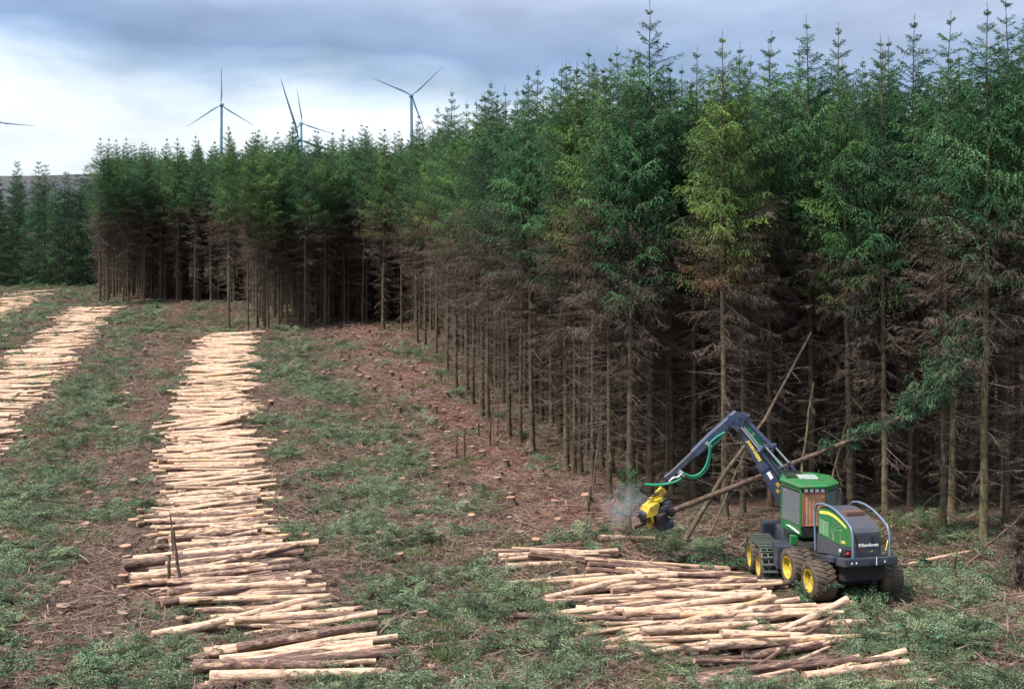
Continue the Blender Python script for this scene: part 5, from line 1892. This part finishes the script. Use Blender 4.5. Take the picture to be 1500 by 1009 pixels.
    t.box((8.74, 43.42, z3 + .05), (9.36, 43.47, z3 + .07)); t.box((8.76, 44.3, z3 + .05), (9.36, 44.35, z3 + .09))
    B(t, 'roof_rack', BLK, roof)
    for k in range(4):
        t = MB(); t.box((9.08 + k * .17, 42.36, z2 - .07), (9.19 + k * .17, 42.43, z2 + .02), None, 0, .01); B(t, 'work_light', CHR, roof)
    t = MB(); t.tube([(9.66, 43.0, z3), (9.66, 43.0, z3 + .38)], .016, 6); B(t, 'antenna', GREEN, roof)
    for k in range(n):
        a, b = ra[k], ra[(k + 1) % n]; c, d = rb[(k + 1) % n], rb[k]
        t = MB()
        e = (b - a).normalized()
        nn = Vector((e.y, -e.x, 0)) * .015
        q = [a + e * .06 + Vector((0, 0, .03)), b - e * .06 + Vector((0, 0, .03)), c - e * .06 - Vector((0, 0, .1)), d + e * .06 - Vector((0, 0, .1))]
        t.hexa([q[0] + nn, q[1] + nn, q[1] - nn, q[0] - nn, q[3] + nn, q[2] + nn, q[2] - nn, q[3] - nn])
        w = B(t, 'window', GLASS, cab)
        if k == 0:
            t = MB()
            ins = .035
            for (p, q_) in ((0, 1), (1, 2), (2, 3), (3, 0)): t.beam(q[p] - nn * 0 - Vector((0, .03, 0)), q[q_] - Vector((0, .03, 0)), .035, .035)
            B(t, 'window_frame', mat_plain('rust_frame', (.30, .10, .06), .5, .4, grime=.3), w)
            t = MB()
            for j in range(14):   # hanging pleated blind just inside the glass
                f0, f1 = (j + .0) / 14, (j + 1.0) / 14
                off_ = Vector((0, -.022 - (.012 if j % 2 else 0), 0)); off2 = Vector((0, -.022 - (0 if j % 2 else .012), 0))
                p0 = q[0].lerp(q[1], f0) + off_; p1 = q[0].lerp(q[1], f1) + off2; p2 = q[3].lerp(q[2], f1) + off2; p3 = q[3].lerp(q[2], f0) + off_
                t.add([p0, p1, p2, p3], [(0, 1, 2, 3)])
            B(t, 'blind', BLIND, cab)
    # glass of the blind window is clear: move the blind to its face
    t = MB()
    t.box((9.15, 43.4, 1.3), (9.65, 43.9, 1.75), None, 0, .05); t.box((9.15, 43.25, 1.6), (9.65, 43.42, 2.35), None, 0, .06)
    B(t, 'operator_seat', BLK, cab)
    # white flash mark on the lower body
    a = ring(1.0, 1.36)[6]; b = ring(1.0, 1.36)[0]
    e = (b - a).normalized(); nn = Vector((e.y, -e.x, 0))
    if nn.dot(a - Vector((ctr.x, ctr.y, a.z))) < 0: nn = -nn
    a2 = a.lerp(b, .25) + nn * .012; b2 = a.lerp(b, .95) + nn * .012
    t = MB(); t.prism([(0, .03), (.25, .02), (.6, -.02), (1, -.08), (1, -.02), (.6, .04), (.25, .07)], lambda u, v, w_: a2.lerp(b2, u) + Vector((0, 0, v)) + nn * w_, 0, .01)
    B(t, 'lettering', WHITE, cab)
    # door step body under the cab's left side
    t = MB(); t.box((8.72, 42.75, .86), (8.98, 43.05, 1.16), None, 0, .03); B(t, 'cab_mount', GREEN)

    # ---------------- crane
    YB = 45.0
    piv = P(1162, 752, YB); knee = P(1079, 617, 45.2); tip = P(979, 699, 45.1)
    side = Vector((0, -1, 0))
    t = MB()
    t.tube([(piv.x, YB, .75), (piv.x, YB, piv.z + .05)], .28, 20)
    t.beam(piv + Vector((.05, -.3, -.1)), piv + Vector((.05, .3, -.1)), .35, .45)
    B(t, 'crane_pillar', BLUE)
    d = (knee - piv).normalized(); u = side.cross(d).normalized()
    if u.z < 0: u = -u
    m1 = piv.lerp(knee, .52)
    t = MB()
    t.beam(piv, m1, .30, .44, .30, .42, up=side)
    t = MB()
    # section: w is across (towards the camera), h is in the crane plane
    sidew = Vector((0, 1, 0))
    def arm(mb, a, b, h1, h2, w=.26): mb.beam(a, b, h1, w, h2, w, up=sidew)
    arm(t, piv, m1, .50, .46); arm(t, m1 - d * .02, knee, .40, .33, .24)
    arm(t, m1 - d * .12, m1 + d * .12, .50, .50, .31)
    arm(t, piv - d * .1, piv + d * .35, .50, .50, .32)
    boom = B(t, 'main_boom', BOOM)
    # text and marks on the boom's near face
    et = (-(knee - piv)).normalized()
    f0 = piv.lerp(knee, .93) + Vector((0, -.126, 0))
    text('JOHN DEERE', .135, piv.lerp(knee, .80) + Vector((0, -.128, 0)) + et.cross(Vector((0, 1, 0))).normalized() * .0 + Vector((-.06, 0, -.035)), et, Vector((0, 1, 0)).cross(et).normalized() * (1 if Vector((0, 1, 0)).cross(et).z > 0 else -1), STRIPE, boom, bold=.006)
    nb_ = Vector((0, 1, 0)).cross(et).normalized()
    if nb_.z < 0: nb_ = -nb_

    def mark(f, du, dv, lu, lv, mat):
        c = piv.lerp(knee, f) + Vector((0, -.135, 0)) + nb_ * dv + et * du
        tt = MB(); tt.prism([(-lu, -lv), (lu, -lv), (lu * .8, lv), (-lu, lv)], lambda a, b, w_: c + et * a + nb_ * b + Vector((0, -w_, 0)), 0, .006)
        B(tt, 'decal', mat, boom)
    mark(.42, 0, .0, .13, .06, WHITE); mark(.31, 0, .06, .08, .055, YEL); mark(.26, 0, -.05, .07, .05, YEL); mark(.235, 0, .06, .05, .04, WHITE)
    # top link: pipe, bracket and twin rods
    a = P(1090, 612, 45.15); b = P(1131, 655, 45.0)
    t = MB(); t.tube([a, b], .085, 12)
    t.beam(a + Vector((-.16, 0, .04)), a + Vector((.16, 0, .02)), .16, .22)
    B(t, 'link_arm', BOOM)
    t = MB(); t.beam(P(1118, 654, 45), P(1137, 652, 45), .12, .14); t.tube([P(1112, 662, 44.95), P(1118, 654, 44.95)], .10, 12)
    t.beam(P(1131, 655, 45), m1 + nb_ * .2, .12, .16)
    B(t, 'link_bracket', BOOM)
    for k, (x0, y0, x1, y1, x2, y2) in enumerate(((1122, 655, 1146, 683, 1166, 704), (1134, 653, 1155, 677, 1176, 702))):
        t = MB(); t.tube([P(x0, y0, 44.9 + .15 * k), P(x1, y1, 44.85 + .15 * k)], .036, 10); B(t, 'cylinder_rod', CHR)
        t = MB(); t.tube([P(x1, y1, 44.85 + .15 * k), P(x2, y2 + 4, 44.8 + .15 * k)], .062, 12); t.tube([P(x1, y1, 44.85 + .15 * k), P(x1 + 2, y1 + 2.4, 44.85 + .15 * k)], .075, 12)
        B(t, 'hydraulic_cylinder', BOOM)
    t = MB(); t.tube([P(1086, 626, 44.95), P(1112, 658, 44.95)], .028, 8); t.tube([P(1090, 626, 45.05), P(1118, 660, 45.05)], .028, 8); B(t, 'cylinder_rod', CHR)
    t = MB(); t.tube([P(1112, 658, 44.95), P(1164, 728, 44.9)], .06, 12); t.tube([P(1120, 662, 45.05), P(1170, 728, 45.0)], .05, 12); B(t, 'hydraulic_cylinder', BOOM)
    t = MB()
    for k in range(4): t.tube([P(1086 + k * 2, 624 - k, 45.1), P(1110 + k * 2, 652 - k * 2, 45.05), P(1140 + k * 3, 692 - k * 3, 45.0), P(1166 + k * 2, 724 - k * 4, 45.0)], .016, 6)
    B(t, 'hose', HOSE)
    # knee plates and stick
    t = MB()
    kc = knee
    t.prism([(-.38, -.02), (-.30, .20), (-.02, .30), (.30, .27), (.42, .16), (.20, .06), (.16, -.22), (.02, -.34), (-.12, -.20)],
            lambda a_, b_, w_: kc + Vector((a_, w_, b_)), -.19, -.13)
    t.prism([(-.38, -.02), (-.30, .20), (-.02, .30), (.30, .27), (.42, .16), (.20, .06), (.16, -.22), (.02, -.34), (-.12, -.20)],
            lambda a_, b_, w_: kc + Vector((a_, w_, b_)), .13, .19)
    for (a_, b_) in ((0, 0), (.05, .2), (-.2, .08), (.04, -.2), (.28, .2)): t.tube([kc + Vector((a_, -.23, b_)), kc + Vector((a_, .23, b_))], .055, 12)
    B(t, 'knee_joint', BOOM)
    k2 = P(1072, 613, 45.15)
    sdir = (tip - k2).normalized()
    q1 = k2.lerp(tip, .60)
    t = MB(); arm(t, k2 - sdir * .25, k2.lerp(tip, .3), .30, .36, .22); arm(t, k2.lerp(tip, .3) - sdir * .01, q1, .36, .29, .22)
    B(t, 'stick_boom', BOOM)
    t = MB(); arm(t, q1 - sdir * .2, tip, .23, .20, .16); t.beam(tip - sdir * .1, tip + sdir * .08, .26, .22, up=sidew)
    B(t, 'extension_boom', BLUE)
    # rotator and link
    hd_ = P(968, 722, 45.1)
    t = MB(); t.beam(tip, tip + Vector((-.04, 0, -.26)), .12, .16); t.tube([tip + Vector((-.04, 0, -.2)), tip + Vector((-.12, 0, -.42))], .10, 14)
    t.tube([tip + Vector((-.30, -.1, -.18)), tip + Vector((.25, -.1, -.20))], .05, 8)
    B(t, 'rotator', BLK)
    # hoses
    def hose(px, r, mat, Y=44.9):
        pts = [P(x, y, Y) for x, y in px]
        # smooth
        out = []
        for i in range(len(pts) - 1):
            p0 = pts[max(i - 1, 0)]; p1 = pts[i]; p2 = pts[i + 1]; p3 = pts[min(i + 2, len(pts) - 1)]
            for s_ in range(5):
                v = s_ / 5
                out.append(0.5 * ((2 * p1) + (p2 - p0) * v + (2 * p0 - 5 * p1 + 4 * p2 - p3) * v * v + (3 * p1 - p0 - 3 * p2 + p3) * v ** 3))
        out.append(pts[-1])
        t_ = MB(); t_.tube(out, r, 8); B(t_, 'hose', mat)
    hose([(1062, 633), (1050, 640), (1040, 650), (1039, 664), (1034, 682), (1024, 694), (1012, 697), (1000, 692)], .035, HOSE)
    hose([(1060, 636), (1052, 646), (1042, 656), (1041, 668), (1036, 686), (1024, 698), (1010, 700), (998, 694)], .028, HOSE, 44.96)
    hose([(998, 700), (990, 705), (975, 709), (958, 710), (944, 709)], .045, HOSE)
    hose([(944, 709), (938, 716), (944, 723), (956, 726), (966, 722)], .03, BLK)
    hose([(946, 710), (941, 716), (947, 721), (957, 723), (966, 719)], .024, BLK, 45.0)
    hose([(1000, 692), (994, 698), (986, 700), (980, 706)], .04, CHR)
    t = MB(); t.beam(P(994, 690, 44.95), P(1003, 696, 44.95), .12, .14); t.beam(P(1034, 648, 45), P(1042, 655, 45), .12, .12); B(t, 'hose_clamp', CHR)

    # ---------------- harvesting head, along the stem it grips
    head = empty('harvesting_head', (0, 0, 0)); head.parent = root
    ax = (HT1 - HT0).normalized()
    hc = P(966, 752, Y1)
    upv = Vector((0, 0, 1)) - ax * ax.z; upv.normalize()
    sv = ax.cross(upv).normalized()       # across
    def Hh(a_, s_, u_): return hc + ax * a_ + sv * s_ + upv * u_
    t = MB()
    # yellow tilt frame: cheek plates arching over the body
    ch = [(-.56, .12), (-.52, .26), (-.38, .40), (-.22, .44), (-.06, .46), (-.02, .38), (-.12, .26), (-.16, .14), (-.30, .10)]
    for s0 in (-.30, .22): t.prism(ch, lambda a_, b_, w_: Hh(a_, w_, b_), s0, s0 + .08)
    t.prism([(-.52, .22), (-.38, .40), (-.22, .46), (-.1, .46), (-.2, .34), (-.35, .26)], lambda a_, b_, w_: Hh(a_, w_, b_), -.22, .22)
    B(t, 'tilt_frame', YEL, head)
    t = MB(); t.beam(tip + Vector((-.14, 0, -.36)), Hh(-.02, 0, .50), .20, .24, .26, .30); t.box((-.12, -.24, .42), (.16, .24, .56), lambda v: Hh(v.x, v.y, v.z), 0, .02)
    B(t, 'hanger_link', YEL, head)
    t = MB()
    t.box((-.62, -.26, .10), (.30, .26, .26), lambda v: Hh(v.x, v.y, v.z), 0, .03)
    t.box((-.60, -.16, .0), (-.4, .16, .2), lambda v: Hh(v.x, v.y, v.z), 0, .04)
    t.prism([(-.72, .14), (-.50, .26), (-.40, .1), (-.50, -.06), (-.62, -.04)], lambda a_, b_, w_: Hh(a_, w_, b_), -.30, -.17)
    t.box((.10, -.22, .12), (.46, .22, .34), lambda v: Hh(v.x, v.y, v.z), 0, .03)
    B(t, 'head_body', BLUE, head)
    for sg in (-1, 1):
        t = MB()
        c = Hh(-.08, sg * .30, -.06)
        M_ = Matrix.Translation(c) @ upv.to_track_quat('Z', 'Y').to_matrix().to_4x4()
        t.lathe([(.001, -.17), (.15, -.17), (.17, -.14), (.17, .14), (.15, .17), (.001, .17)], M_, 20)
        for k in range(14):
            a_ = 2 * math.pi * k / 14
            t.box((-.012, .165, -.15), (.012, .195, .15), M_ @ Matrix.Rotation(a_, 4, 'Z'))
        B(t, 'feed_roller', BLK, head)
        # curved delimbing knives
        for a0, rr_ in ((.36, .24), (-.42, .26)):
            t = MB()
            arc = []
            for k in range(9):
                th = R(100) - R(205) * k / 8
                arc.append((math.sin(th) * 0 + sg * rr_ * math.cos(th - R(10)), rr_ * math.sin(th)))
            inner = [(x * .80, y * .80) for x, y in arc]
            n9 = len(arc)
            vs = [Hh(a0, x, y) for x, y in arc] + [Hh(a0, x, y) for x, y in inner] + [Hh(a0 + .09, x, y) for x, y in arc] + [Hh(a0 + .09, x, y) for x, y in inner]
            fs = []
            for i in range(n9 - 1):
                fs += [(i, i + 1, n9 + i + 1, n9 + i), (2 * n9 + i, 3 * n9 + i, 3 * n9 + i + 1, 2 * n9 + i + 1), (i, 2 * n9 + i, 2 * n9 + i + 1, i + 1), (n9 + i, n9 + i + 1, 3 * n9 + i + 1, 3 * n9 + i)]
            t.add(vs, fs)
            B(t, 'delimbing_knife', BLUE if a0 > 0 else YEL, head)
    t = MB(); t.box((-.20, -.34, -.52), (.32, .30, -.26), lambda v: Hh(v.x, v.y, v.z), 0, .08); t.tube([Hh(.05, -.36, -.36), Hh(.05, .32, -.36)], .12, 16)
    B(t, 'lower_roller_arm', BLUE, head)
    t = MB(); t.box((-.50, -.1, -.34), (-.38, .1, -.14), lambda v: Hh(v.x, v.y, v.z), 0, .02); B(t, 'saw_motor', YEL, head)
    t = MB()
    for k in range(6): t.tube([Hh(.1 + .05 * k, -.24, .30), Hh(.2 + .06 * k, -.34, .16 - .04 * k), Hh(.36, -.30, -.1), Hh(.2, -.32, -.35)], .016, 6)
    B(t, 'head_hose', BLK, head)


def mat_dark_green():
    m = bpy.data.materials.get('dark_green_grille')
    return m or mat_plain('dark_green_grille', (0.25, 0.42, 0.28), 0.5, 0.4, grime=0.5)


build_harvester()


def build_dust():
    """Fine sawdust thrown out by the saw."""
    c = P(915, 738, 45.6)
    bm = bmesh.new(); bmesh.ops.create_icosphere(bm, subdivisions=4, radius=1.0)
    for v in bm.verts:
        n = v.co.normalized(); f = 1 + .25 * float(vnoise(n.x * 2 + 7, n.z * 2 + n.y, 71))
        v.co = Vector((n.x * 1.15 * f, n.y * .5 * f, n.z * .95 * f + n.x * .35))
    me = bpy.data.meshes.new('sawdust_mist'); bm.to_mesh(me); bm.free()
    m = bpy.data.materials.new('sawdust_mist'); m.use_nodes = True
    nt = m.node_tree; nt.nodes.clear()
    out = nt.nodes.new('ShaderNodeOutputMaterial'); pv = nt.nodes.new('ShaderNodeVolumePrincipled')
    pv.inputs['Color'].default_value = (.78, .80, .88, 1); pv.inputs['Anisotropy'].default_value = 0.1
    tc = nt.nodes.new('ShaderNodeTexCoord'); nz = nt.nodes.new('ShaderNodeTexNoise'); nz.inputs['Scale'].default_value = 1.7; nz.inputs['Detail'].default_value = 5
    nt.links.new(tc.outputs['Object'], nz.inputs[0])
    ln = nt.nodes.new('ShaderNodeVectorMath'); ln.operation = 'LENGTH'; nt.links.new(tc.outputs['Object'], ln.inputs[0])
    mr = nt.nodes.new('ShaderNodeMapRange'); nt.links.new(ln.outputs['Value'], mr.inputs[0])
    mr.inputs[1].default_value = .95; mr.inputs[2].default_value = .1; mr.inputs[3].default_value = 0; mr.inputs[4].default_value = 1
    m2 = nt.nodes.new('ShaderNodeMapRange'); nt.links.new(nz.outputs[0], m2.inputs[0]); m2.inputs[1].default_value = .42; m2.inputs[2].default_value = .7; m2.inputs[4].default_value = 1.5
    mu = nt.nodes.new('ShaderNodeMath'); mu.operation = 'MULTIPLY'; nt.links.new(mr.outputs[0], mu.inputs[0]); nt.links.new(m2.outputs[0], mu.inputs[1])
    nt.links.new(mu.outputs[0], pv.inputs['Density']); nt.links.new(pv.outputs[0], out.inputs['Volume'])
    me.materials.append(m)
    o = bpy.data.objects.new('sawdust_mist', me); C.objects.link(o); o.location = c
    tag(o, 'pale puff of sawdust blown from the harvesting head', 'sawdust', kind='stuff')


build_dust()
